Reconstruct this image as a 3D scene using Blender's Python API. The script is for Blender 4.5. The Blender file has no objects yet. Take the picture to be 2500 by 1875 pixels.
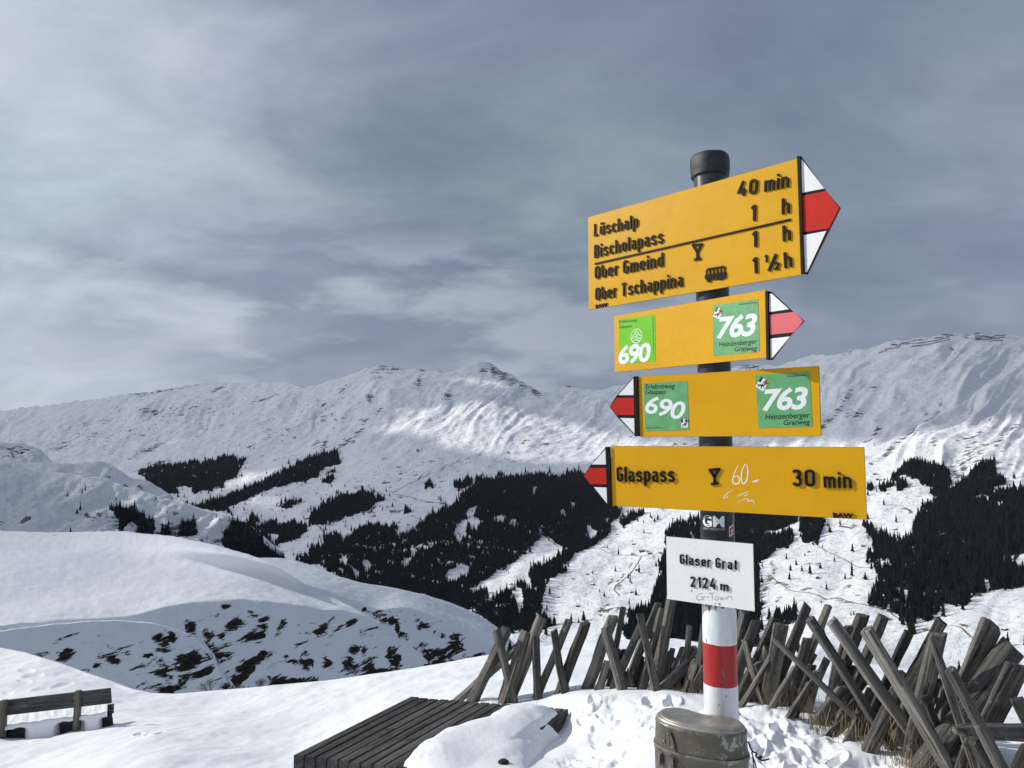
import bpy, math, random
import numpy as np
from mathutils import Vector, Matrix, noise as mnoise
from mathutils.bvhtree import BVHTree

# ------------------------------------------------------------------ camera, sky, sun, exposure
scene = bpy.context.scene
col = scene.collection
F = 1805.0                      # focal length in pixels of the 2500 px wide photograph (26 mm equivalent)
PITCH = math.radians(4.37)
CAM = np.array([0.0, 0.0, 1.7])
cam_d = bpy.data.cameras.new('camera'); cam = bpy.data.objects.new('camera', cam_d); col.objects.link(cam)
cam_d.sensor_width = 36; cam_d.lens = 36 * F / 2500; cam_d.clip_start = 0.05; cam_d.clip_end = 60000
cam.location = CAM; cam.rotation_euler = (math.radians(90) + PITCH, 0, 0)
scene.camera = cam
scene.view_settings.view_transform = 'Standard'; scene.view_settings.look = 'None'
scene.view_settings.exposure = -0.18; scene.view_settings.gamma = 1.0; scene.view_settings.use_curve_mapping = False

SUN_EL = math.radians(28); SUN_H = math.radians(-13)   # to the left of the view; slightly in front of it
LS = np.array([-math.cos(SUN_H) * math.cos(SUN_EL), -math.sin(SUN_H) * math.cos(SUN_EL), math.sin(SUN_EL)])
sun_d = bpy.data.lights.new('sun', 'SUN'); sun = bpy.data.objects.new('sun', sun_d); col.objects.link(sun)
sun_d.energy = 4.6; sun_d.angle = math.radians(0.53); sun_d.color = (1.0, 0.965, 0.90)
sun.rotation_euler = Vector(LS).to_track_quat('Z', 'Y').to_euler()
sun.location = (-30, 5, 30)

world = bpy.data.worlds.new('World'); scene.world = world; world.use_nodes = True
wt = world.node_tree; wt.nodes.clear()
def N(tree, kind, **kw):
    n = tree.nodes.new(kind)
    for k, v in kw.items():
        if k.startswith('i_'):
            n.inputs[k[2:].replace('_', ' ')].default_value = v
        else:
            setattr(n, k, v)
    return n
def ramp(tree, fac, stops, interp='LINEAR'):
    r = tree.nodes.new('ShaderNodeValToRGB'); r.color_ramp.interpolation = interp
    e = r.color_ramp.elements
    while len(e) < len(stops): e.new(0.5)
    for k, (p, c) in enumerate(stops):
        e[k].position = p; e[k].color = (c[0], c[1], c[2], 1) if hasattr(c, '__len__') else (c, c, c, 1)
    tree.links.new(fac, r.inputs[0]); return r.outputs[0]
def mathn(tree, op, a, b=None, c=None, clamp=False):
    m = tree.nodes.new('ShaderNodeMath'); m.operation = op; m.use_clamp = clamp
    for k, v in enumerate((a, b, c)):
        if v is None: continue
        if hasattr(v, 'is_linked') or hasattr(v, 'links'): tree.links.new(v, m.inputs[k])
        else: m.inputs[k].default_value = v
    return m.outputs[0]
def mixc(tree, fac, a, b, blend='MIX'):
    m = tree.nodes.new('ShaderNodeMix'); m.data_type = 'RGBA'; m.blend_type = blend
    for sock, v in ((m.inputs[0], fac), (m.inputs[6], a), (m.inputs[7], b)):
        if hasattr(v, 'links'): tree.links.new(v, sock)
        elif hasattr(v, '__len__'): sock.default_value = (v[0], v[1], v[2], 1)
        else: sock.default_value = v
    return m.outputs[2]
def noise_n(tree, vec, scale, detail=5, rough=0.55, dist=0.0, lac=2.0):
    n = N(tree, 'ShaderNodeTexNoise'); n.inputs['Scale'].default_value = scale; n.inputs['Detail'].default_value = detail
    n.inputs['Roughness'].default_value = rough; n.inputs['Distortion'].default_value = dist; n.inputs['Lacunarity'].default_value = lac
    if vec is not None: tree.links.new(vec, n.inputs['Vector'])
    return n.outputs['Fac']
def mapping(tree, vec, scale=(1, 1, 1), rot=(0, 0, 0), loc=(0, 0, 0)):
    m = N(tree, 'ShaderNodeMapping'); m.inputs['Scale'].default_value = scale; m.inputs['Rotation'].default_value = rot
    m.inputs['Location'].default_value = loc; tree.links.new(vec, m.inputs['Vector']); return m.outputs[0]

def build_world():
    t = wt
    tc = N(t, 'ShaderNodeTexCoord').outputs['Generated']
    sep = N(t, 'ShaderNodeSeparateXYZ'); t.links.new(tc, sep.inputs[0])
    x, y, z = sep.outputs
    zz = mathn(t, 'MAXIMUM', mathn(t, 'ADD', z, 0.42), 0.05)          # the cloud deck as a sheet overhead
    cx = mathn(t, 'DIVIDE', x, zz); cy = mathn(t, 'DIVIDE', y, zz)
    cb = N(t, 'ShaderNodeCombineXYZ'); t.links.new(cx, cb.inputs[0]); t.links.new(cy, cb.inputs[1])
    v = mapping(t, cb.outputs[0], rot=(0, 0, math.radians(40)), scale=(1.15, 1.9, 1.0))
    big = noise_n(t, v, 0.62, 3, 0.5, 0.7)
    mid = noise_n(t, mapping(t, v, loc=(7.3, 2.1, 0)), 1.7, 7, 0.56, 0.5)
    fine = noise_n(t, mapping(t, v, loc=(3.3, 9.1, 0)), 5.5, 6, 0.6, 0.3)
    d = mathn(t, 'ADD', mathn(t, 'MULTIPLY', big, 0.60), mathn(t, 'ADD', mathn(t, 'MULTIPLY', mid, 0.36), mathn(t, 'MULTIPLY', fine, 0.10)))
    # thinner, brighter cloud towards the sun's side (left)
    side = mathn(t, 'MULTIPLY', mathn(t, 'SUBTRACT', mathn(t, 'MULTIPLY', x, -1.0), 0.22), 0.27)
    side = mathn(t, 'MINIMUM', mathn(t, 'MAXIMUM', side, -0.02), 0.16)
    d = mathn(t, 'ADD', d, side)
    c = ramp(t, d, [(0.40, (0.176, 0.211, 0.300)), (0.49, (0.226, 0.267, 0.352)), (0.565, (0.298, 0.343, 0.428)), (0.65, (0.45, 0.50, 0.595)), (0.77, (0.70, 0.74, 0.83))])
    # slow drifts of tint: greenish grey and violet grey
    tint = noise_n(t, mapping(t, v, loc=(1.3, 4.0, 0)), 0.9, 2, 0.5, 0.4)
    tc2 = ramp(t, tint, [(0.36, (0.95, 1.02, 0.98)), (0.6, (1.015, 0.985, 1.04))])
    c = mixc(t, 1.0, c, tc2, 'MULTIPLY')
    # low haze band: even, soft
    hz = ramp(t, z, [(0.0, 1.0), (0.10, 0.75), (0.24, 0.0)], 'EASE')
    hzf = mathn(t, 'MULTIPLY', hz, 0.30)
    c = mixc(t, hzf, c, (0.285, 0.322, 0.405))
    # long low stratus streaks above the mountains
    vs = mapping(t, tc, scale=(2.0, 2.0, 7.0))
    st = noise_n(t, vs, 2.2, 6, 0.55, 0.15)
    stm = mathn(t, 'MULTIPLY', ramp(t, st, [(0.49, 0.0), (0.62, 1.0)]), ramp(t, z, [(0.02, 0.3), (0.07, 1.0), (0.20, 0.9), (0.32, 0.0)], 'EASE'))
    lf = mathn(t, 'MULTIPLY_ADD', x, -0.75, 0.28, clamp=True)
    c = mixc(t, mathn(t, 'MULTIPLY', stm, mathn(t, 'ADD', lf, 0.13)), c, (0.62, 0.67, 0.75))
    sky = N(t, 'ShaderNodeTexSky', sky_type='NISHITA', sun_disc=False, sun_elevation=SUN_EL)
    sky.sun_rotation = math.atan2(LS[0], LS[1])
    sky.altitude = 2100
    b1 = N(t, 'ShaderNodeBackground'); t.links.new(sky.outputs[0], b1.inputs[0]); b1.inputs[1].default_value = 0.06
    b2 = N(t, 'ShaderNodeBackground'); t.links.new(c, b2.inputs[0]); b2.inputs[1].default_value = 1.16
    mx = N(t, 'ShaderNodeMixShader')
    gap = ramp(t, mid, [(0.30, 0.80), (0.42, 0.95), (0.5, 0.97)])
    t.links.new(gap, mx.inputs[0]); t.links.new(b1.outputs[0], mx.inputs[1]); t.links.new(b2.outputs[0], mx.inputs[2])
    out = N(t, 'ShaderNodeOutputWorld'); t.links.new(mx.outputs[0], out.inputs[0])
build_world()

# ------------------------------------------------------------------ helpers
CT, ST = math.cos(PITCH), math.sin(PITCH)
def ray(px, py):
    """world direction of the photograph's point, scaled so that its forward (y) part is 1"""
    xc = (np.asarray(px, float) - 1250) / F; yc = (937.5 - np.asarray(py, float)) / F
    dy = CT - yc * ST
    return xc / dy, (ST + yc * CT) / dy
def at(px, py, Y):
    a, e = ray(px, py)
    return np.stack(np.broadcast_arrays(a * Y, np.asarray(Y, float) + 0 * a, CAM[2] + e * Y), -1)
def V(*p): return Vector(p)

def hash2(ix, iy, seed):
    h = (ix.astype(np.int64) * 374761393 + iy.astype(np.int64) * 668265263 + seed * 1442695041) & 0x7fffffff
    h = ((h ^ (h >> 13)) * 1274126177) & 0x7fffffff
    return ((h ^ (h >> 16)) & 0xffff) / 65535.0
def gnoise(x, y, seed=0):
    ix = np.floor(x); iy = np.floor(y); fx = x - ix; fy = y - iy
    ux = fx * fx * fx * (fx * (fx * 6 - 15) + 10); uy = fy * fy * fy * (fy * (fy * 6 - 15) + 10)
    def g(dx, dy):
        an = hash2(ix + dx, iy + dy, seed) * 2 * math.pi
        return np.cos(an) * (fx - dx) + np.sin(an) * (fy - dy)
    a = g(0, 0) * (1 - ux) + g(1, 0) * ux; b = g(0, 1) * (1 - ux) + g(1, 1) * ux
    return (a * (1 - uy) + b * uy) * 1.5
def fbm(x, y, oct=5, seed=0, gain=0.5, ridge=False):
    s = 0; a = 1.0; f = 1.0
    for k in range(oct):
        n = gnoise(x * f + 17.3 * k, y * f - 9.1 * k, seed + k)
        if ridge: n = 0.5 - np.abs(n) * 1.4
        s = s + a * n; a *= gain; f *= 2.03
    return s
def sstep(a, b, x):
    t = np.clip((x - a) / (b - a), 0, 1); return t * t * (3 - 2 * t)

def link(o, parent=None):
    col.objects.link(o)
    if parent is not None: o.parent = parent
    return o
def mesh_obj(name, verts, faces, mats, parent=None, smooth=False, idx=None, attrs=None):
    me = bpy.data.meshes.new(name)
    me.from_pydata([tuple(v) for v in verts], [], [tuple(f) for f in faces])
    for m in (mats if isinstance(mats, (list, tuple)) else [mats]): me.materials.append(m)
    if idx is not None: me.polygons.foreach_set('material_index', idx)
    if smooth: me.polygons.foreach_set('use_smooth', [True] * len(me.polygons))
    if attrs:
        for k, v in attrs.items():
            a = me.attributes.new(k, 'FLOAT', 'POINT'); a.data.foreach_set('value', np.asarray(v, np.float32).ravel())
    me.update()
    return link(bpy.data.objects.new(name, me), parent)
def grid_obj(name, P, mats, parent=None, attrs=None, smooth=True, keep=None):
    """P: rows x cols x 3"""
    r, c = P.shape[:2]
    me = bpy.data.meshes.new(name)
    i = np.arange(r * c).reshape(r, c)
    q = np.stack([i[:-1, :-1], i[:-1, 1:], i[1:, 1:], i[1:, :-1]], -1).reshape(-1, 4)
    if keep is not None: q = q[keep.reshape(-1)]
    me.vertices.add(r * c); me.vertices.foreach_set('co', P.reshape(-1).astype(np.float32))
    me.loops.add(q.size); me.loops.foreach_set('vertex_index', q.reshape(-1).astype(np.int32))
    me.polygons.add(len(q)); me.polygons.foreach_set('loop_start', np.arange(0, q.size, 4, dtype=np.int32))
    me.update(calc_edges=True); me.validate()
    me.polygons.foreach_set('use_smooth', np.full(len(me.polygons), smooth))
    for m in (mats if isinstance(mats, (list, tuple)) else [mats]): me.materials.append(m)
    if attrs:
        for k, v in attrs.items():
            a = me.attributes.new(k, 'FLOAT', 'POINT'); a.data.foreach_set('value', np.asarray(v, np.float32).ravel())
    return link(bpy.data.objects.new(name, me), parent)
def empty(name, loc, rz=0.0):
    o = bpy.data.objects.new(name, None); o.location = loc; o.rotation_euler = (0, 0, rz); o.empty_display_size = 0.1
    return link(o)
def tag(o, label=None, cat=None, group=None, kind=None):
    if label: o['label'] = label
    if cat: o['category'] = cat
    if group: o['group'] = group
    if kind: o['kind'] = kind
    return o

# ------------------------------------------------------------------ materials
def mat(name):
    m = bpy.data.materials.new(name); m.use_nodes = True
    t = m.node_tree; b = t.nodes['Principled BSDF']
    return m, t, b
def setc(b, c): b.inputs['Base Color'].default_value = (c[0], c[1], c[2], 1)
def bump(t, b, h, strength, dist, prev=None):
    n = N(t, 'ShaderNodeBump'); n.inputs['Strength'].default_value = strength; n.inputs['Distance'].default_value = dist
    t.links.new(h, n.inputs['Height'])
    if prev is not None: t.links.new(prev, n.inputs['Normal'])
    t.links.new(n.outputs[0], b.inputs['Normal']); return n.outputs[0]
def simple(name, c, rough=0.5, spec=0.5, metal=0.0, var=0.0, scale=30, bumpd=0.0, bscale=200):
    m, t, b = mat(name); setc(b, c); b.inputs['Roughness'].default_value = rough; b.inputs['Metallic'].default_value = metal
    b.inputs['Specular IOR Level'].default_value = spec
    oc = N(t, 'ShaderNodeTexCoord').outputs['Object']
    if var:
        n = noise_n(t, oc, scale, 6, 0.6)
        lo = [max(0, v * (1 - var)) for v in c]; hi = [min(1, v * (1 + var)) for v in c]
        t.links.new(ramp(t, n, [(0.3, lo), (0.7, hi)]), b.inputs['Base Color'])
    if bumpd:
        bump(t, b, noise_n(t, oc, bscale, 4, 0.6), 0.6, bumpd)
    return m

def attr(t, name):
    n = N(t, 'ShaderNodeAttribute'); n.attribute_name = name; return n.outputs['Fac']
def snow_near():
    m, t, b = mat('fresh_snow'); b.inputs['Roughness'].default_value = 0.75; b.inputs['Specular IOR Level'].default_value = 0.25
    oc = N(t, 'ShaderNodeTexCoord').outputs['Object']
    n = noise_n(t, oc, 0.5, 3, 0.5)
    t.links.new(ramp(t, n, [(0.3, (0.79, 0.81, 0.84)), (0.7, (0.84, 0.855, 0.87))]), b.inputs['Base Color'])
    n1 = bump(t, b, noise_n(t, mapping(t, oc, scale=(1, 0.6, 1)), 6, 4, 0.5), 0.35, 0.03)
    n2 = bump(t, b, noise_n(t, oc, 45, 3, 0.6), 0.25, 0.006, n1)
    bump(t, b, noise_n(t, oc, 260, 2, 0.6), 0.5, 0.0015, n2)
    return m
def snow_knoll():
    m, t, b = mat('snow_and_turf'); b.inputs['Roughness'].default_value = 0.8; b.inputs['Specular IOR Level'].default_value = 0.15
    oc = N(t, 'ShaderNodeTexCoord').outputs['Object']
    n = noise_n(t, mapping(t, oc, rot=(0, math.radians(35), 0), scale=(0.55, 0.14, 1.7)), 0.80, 12, 0.76, 0.6)
    r = mathn(t, 'ADD', attr(t, 'rock'), mathn(t, 'MULTIPLY', mathn(t, 'SUBTRACT', n, 0.5), 5.0))
    k = ramp(t, r, [(0.49, 0.0), (0.54, 1.0)])
    nf = noise_n(t, oc, 3.0, 6, 0.7)
    rc = ramp(t, nf, [(0.35, (0.012, 0.011, 0.009)), (0.6, (0.045, 0.036, 0.024)), (0.75, (0.09, 0.07, 0.045))])
    t.links.new(mixc(t, k, (0.80, 0.82, 0.85), rc), b.inputs['Base Color'])
    n1 = bump(t, b, noise_n(t, oc, 0.5, 6, 0.5), 0.3, 0.5)
    bump(t, b, mathn(t, 'MULTIPLY', k, mathn(t, 'SUBTRACT', nf, 1.5)), 0.8, 0.5, n1)
    return m
def snow_far():
    m, t, b = mat('mountain_snow'); b.inputs['Roughness'].default_value = 0.85; b.inputs['Specular IOR Level'].default_value = 0.1
    oc = N(t, 'ShaderNodeTexCoord').outputs['Object']
    # thin places where heather and rock show through
    vs = mapping(t, oc, rot=(0, 0, math.radians(28)), scale=(0.45, 1.0, 1.6))
    n = noise_n(t, vs, 0.030, 8, 0.68, 0.6)
    n3 = noise_n(t, mapping(t, oc, scale=(0.8, 0.6, 1.4)), 0.022, 5, 0.60, 0.4)
    n2 = noise_n(t, oc, 0.06, 9, 0.74, 0.3)
    r = mathn(t, 'ADD', attr(t, 'rock'), mathn(t, 'MULTIPLY', mathn(t, 'SUBTRACT', n, 0.5), 4.6))
    rk = ramp(t, r, [(0.62, 0.0), (0.80, 1.0)])
    sp = mathn(t, 'ADD', attr(t, 'speck'), mathn(t, 'MULTIPLY', mathn(t, 'SUBTRACT', n3, 0.5), 4.0))
    sk = ramp(t, sp, [(0.98, 0.0), (1.08, 1.0)])
    rc = ramp(t, n2, [(0.35, (0.022, 0.026, 0.032)), (0.65, (0.085, 0.09, 0.10))])
    bc = ramp(t, n, [(0.3, (0.05, 0.045, 0.035)), (0.7, (0.14, 0.115, 0.075))])
    c = mixc(t, mathn(t, 'MULTIPLY', sk, 0.85), (0.86, 0.875, 0.90), bc)
    c = mixc(t, mathn(t, 'MULTIPLY', rk, 0.9), c, rc)
    fo = mathn(t, 'ADD', attr(t, 'wood'), mathn(t, 'MULTIPLY', mathn(t, 'SUBTRACT', n2, 0.5), 1.2))
    fk = ramp(t, fo, [(0.48, 0.0), (0.62, 1.0)])
    c = mixc(t, mathn(t, 'MULTIPLY', fk, 0.97), c, (0.010, 0.012, 0.014))
    br = mathn(t, 'ADD', attr(t, 'turf'), mathn(t, 'MULTIPLY', mathn(t, 'SUBTRACT', n2, 0.5), 3.0))
    c = mixc(t, ramp(t, br, [(0.62, 0.0), (0.85, 0.9)]), c, (0.13, 0.095, 0.055))
    t.links.new(c, b.inputs['Base Color'])
    n1 = bump(t, b, noise_n(t, vs, 0.011, 10, 0.62), 1.0, 38)
    bump(t, b, noise_n(t, oc, 0.05, 8, 0.62), 0.8, 8, n1)
    return m
def wood(name, c0, c1, c2, axis=2, scale=1.0, bd=0.004, stain=0.0):
    m, t, b = mat(name); b.inputs['Roughness'].default_value = 0.85; b.inputs['Specular IOR Level'].default_value = 0.2
    oc = N(t, 'ShaderNodeTexCoord').outputs['Object']
    inf = N(t, 'ShaderNodeObjectInfo').outputs['Random']
    ad = N(t, 'ShaderNodeVectorMath', operation='ADD'); t.links.new(oc, ad.inputs[0])
    cb = N(t, 'ShaderNodeCombineXYZ')
    for k in range(3): t.links.new(mathn(t, 'MULTIPLY', inf, 3.7 + 5 * k), cb.inputs[k])
    t.links.new(cb.outputs[0], ad.inputs[1]); oc2 = ad.outputs[0]
    s = [30 * scale] * 3; s[axis] = 1.6 * scale
    g = noise_n(t, mapping(t, oc2, scale=s), 1.0, 8, 0.62, 0.6)
    s2 = [160 * scale] * 3; s2[axis] = 3.0 * scale
    g2 = noise_n(t, mapping(t, oc2, scale=s2), 1.0, 4, 0.6, 0.2)
    pa = noise_n(t, oc2, 5 * scale, 4, 0.6)
    g3 = mathn(t, 'ADD', mathn(t, 'MULTIPLY', g, 0.7), mathn(t, 'MULTIPLY', g2, 0.3))
    c = ramp(t, g3, [(0.34, c0), (0.5, c1), (0.66, c2)])
    c = mixc(t, ramp(t, pa, [(0.35, 0.0), (0.65, 0.55)]), c, [v * 0.55 for v in c1])
    hv = N(t, 'ShaderNodeHueSaturation'); hv.inputs['Saturation'].default_value = 1.0
    t.links.new(c, hv.inputs['Color']); t.links.new(mathn(t, 'MULTIPLY_ADD', inf, 0.95, 0.50), hv.inputs['Value'])
    c = hv.outputs[0]
    crk_ = noise_n(t, mapping(t, oc2, scale=[v_ * 0.8 for v_ in s]), 1.0, 3, 0.5, 0.3)
    lm = ramp(t, noise_n(t, mapping(t, oc2, loc=(9, 4, 2)), 14 * scale, 3, 0.5), [(0.45, 0.0), (0.58, 1.0)])
    c = mixc(t, mathn(t, 'MULTIPLY', lm, ramp(t, crk_, [(0.47, 0.0), (0.495, 0.8), (0.505, 0.8), (0.53, 0.0)])), c, (0.016, 0.015, 0.014))
    li = noise_n(t, mapping(t, oc2, loc=(1, 7, 5)), 40 * scale, 5, 0.7)
    c = mixc(t, ramp(t, li, [(0.60, 0.0), (0.70, 0.45)]), c, [min(0.5, v_ * 1.5) for v_ in c2])
    c = mixc(t, ramp(t, li, [(0.30, 0.5), (0.38, 0.0)]), c, c0)
    if stain:
        sep = N(t, 'ShaderNodeSeparateXYZ'); t.links.new(oc, sep.inputs[0])
        ns = noise_n(t, oc2, 18, 4, 0.6)
        k = mathn(t, 'SUBTRACT', mathn(t, 'MULTIPLY', ns, 0.16), sep.outputs[2])       # rot just above the snow line
        c = mixc(t, ramp(t, k, [(0.0, 0.0), (0.06, 0.85)]), c, (0.10, 0.055, 0.022))
    t.links.new(c, b.inputs['Base Color'])
    crk = noise_n(t, mapping(t, oc2, scale=[v_ * 0.8 for v_ in s]), 1.0, 3, 0.5, 0.3)
    ck = ramp(t, crk, [(0.475, 1.0), (0.497, 0.0), (0.503, 0.0), (0.525, 1.0)])
    n0 = bump(t, b, ck, 0.7, bd)
    n1 = bump(t, b, g, 0.9, bd, n0)
    bump(t, b, g2, 0.8, bd * 0.4, n1)
    return m
def painted_pole():
    """old galvanised pipe, dark paint above, white-red-white rings below, chipped"""
    m, t, b = mat('chipped_pole_paint'); b.inputs['Roughness'].default_value = 0.32
    oc = N(t, 'ShaderNodeTexCoord').outputs['Object']
    sep = N(t, 'ShaderNodeSeparateXYZ'); t.links.new(oc, sep.inputs[0]); z = sep.outputs[2]
    wob = mathn(t, 'MULTIPLY', mathn(t, 'SUBTRACT', noise_n(t, oc, 25, 3), 0.5), 0.006)
    zw = mathn(t, 'ADD', z, wob)
    def below(h): return mathn(t, 'LESS_THAN', zw, h)
    dark = ramp(t, noise_n(t, oc, 14, 6, 0.65), [(0.35, (0.018, 0.021, 0.024)), (0.7, (0.05, 0.056, 0.062))])
    ch1 = noise_n(t, mapping(t, oc, scale=(1, 1, 0.7)), 52, 5, 0.62, 0.4)
    ch2 = noise_n(t, mapping(t, oc, scale=(1, 1, 0.45), loc=(4, 2, 1)), 17, 5, 0.6, 0.3)
    chips = mathn(t, 'MAXIMUM', ramp(t, ch1, [(0.665, 0.0), (0.675, 1.0)]), ramp(t, ch2, [(0.685, 0.0), (0.695, 1.0)]))
    # scratches
    sc = noise_n(t, mapping(t, oc, rot=(0.5, 0.9, 0.3), scale=(150, 9, 150)), 1.0, 2, 0.5)
    chips = mathn(t, 'MAXIMUM', chips, ramp(t, sc, [(0.80, 0.0), (0.82, 0.9)]))
    grime = noise_n(t, mapping(t, oc, scale=(1, 1, 0.25)), 30, 6, 0.7)
    white = ramp(t, grime, [(0.30, (0.52, 0.54, 0.55)), (0.5, (0.74, 0.76, 0.77)), (0.7, (0.80, 0.81, 0.82))])
    red = ramp(t, grime, [(0.3, (0.33, 0.012, 0.010)), (0.7, (0.43, 0.016, 0.014))])
    return m, t, b, dict(z=z, zw=zw, below=below, dark=dark, chips=chips, white=white, red=red, ch1=ch1)
def I(x, tab):
    tab = np.asarray(tab, float); return np.interp(x, tab[:, 0], tab[:, 1])
def blobs(px, py, lst, grow=1.0):
    """max over soft ellipses (cx, cy, rx, ry[, degrees]); 1 in the middle, 0.5 at the rim"""
    out = np.zeros(np.broadcast(px, py).shape)
    for e in lst:
        cx, cy, rx, ry = e[:4]; an = math.radians(e[4]) if len(e) > 4 else 0
        dx, dy = px - cx, py - cy
        u = dx * math.cos(an) - dy * math.sin(an); w = dx * math.sin(an) + dy * math.cos(an)
        d = np.sqrt((u / (rx * grow)) ** 2 + (w / (ry * grow)) ** 2)
        out = np.maximum(out, np.clip(1 - d * 0.5, 0, 1))
    return out
def inpoly(px, py, poly):
    px, py = np.broadcast_arrays(np.asarray(px, float), np.asarray(py, float)); ins = np.zeros(px.shape, bool)
    n = len(poly)
    for i in range(n):
        x0, y0 = poly[i]; x1, y1 = poly[(i + 1) % n]
        if y0 == y1: continue
        c = ((y0 > py) != (y1 > py)) & (px < (x1 - x0) * (py - y0) / (y1 - y0) + x0)
        ins ^= c
    return ins
def Z(pts, sc, ox, oy): return [(ox + x / sc, oy + y / sc) for x, y in pts]

# ------------------------------------------------------------------ materials of the setting
M_SNOW, M_KNOLL, M_FAR = snow_near(), snow_knoll(), snow_far()

# ------------------------------------------------------------------ the far side of the valley
CREST = [(-900, 1040), (-300, 1020), (0, 1004), (150, 986), (250, 973), (350, 958), (450, 943), (530, 934), (600, 937), (698, 931), (741, 948), (781, 939), (853, 914),
         (918, 893), (962, 892), (980, 903), (1027, 901), (1099, 910), (1142, 896), (1175, 887), (1200, 887), (1215, 902), (1251, 917),
         (1287, 940), (1323, 958), (1352, 956), (1388, 940), (1405, 948), (1470, 950), (1550, 935), (1650, 925), (1810, 893), (1850, 889), (1900, 892),
         (1990, 866), (2040, 870), (2069, 858), (2116, 855), (2173, 833), (2259, 827), (2319, 812), (2401, 817), (2496, 820), (2700, 800), (3400, 760)]
YC = [(-900, 10500), (0, 9800), (500, 8200), (900, 6800), (1200, 6300), (1500, 6100), (1800, 5600), (2100, 4900), (2400, 4500), (3400, 4200)]
YB = [(-900, 1900), (0, 1900), (1000, 1650), (1500, 1450), (2000, 1150), (2500, 950), (3400, 850)]
_cx = np.arange(-1400, 3900, 10.0); _k = np.exp(-(np.arange(-45, 46) / 15.0) ** 2 / 2); _k /= _k.sum()
CREST_S = np.stack([_cx, np.convolve(np.pad(I(_cx, CREST), 45, mode='edge'), _k, 'valid')], 1)   # the crest, smoothed, steers the depth
def far_point(px, py, flat=False):
    px = np.asarray(px, float); py = np.asarray(py, float)
    cr = I(px, CREST_S)
    t = (1700 - py) / (1700 - cr)
    yb, yc = I(px, YB), I(px, YC)
    Y = yb * (yc / yb) ** t
    a, e = ray(px, py)
    x = a * Y; z = CAM[2] + e * Y
    # relief: gullies running down to the left, humps, fine roughness
    across = px * 0.62 + py * 0.78; along = -px * 0.78 + py * 0.62
    up = sstep(1180, 1000, py)
    wx = across + 26 * fbm(px / 170, py / 120, 2, 11)
    gul = fbm(wx / 58, along / 330, 4, 21, 0.5, True)
    # the great face right of the signs has sharper ribs
    rib = sstep(1750, 2000, px) * sstep(1300, 1100, py)
    r2 = fbm((wx + 10) / 95, along / 420, 3, 31, 0.5, True)
    hum = fbm(x / 620, Y / 620, 5, 41)
    edge = sstep(0.0, 60, py - I(px, CREST))
    d = Y * (0.0060 * up * gul + 0.012 * rib * r2) * (0.25 + 0.75 * edge) + Y * 0.0042 * hum * (0.3 + 0.7 * edge)
    d += Y * 0.0012 * fbm(x / 90, Y / 90, 4, 51)
    # folds of the meadows on the valley side
    low = sstep(1150, 1350, py)
    d += low * Y * 0.0055 * fbm(wx / 120, along / 260, 3, 61)
    if not flat: z = z + d
    return np.stack([x, Y, z], -1)

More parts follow.
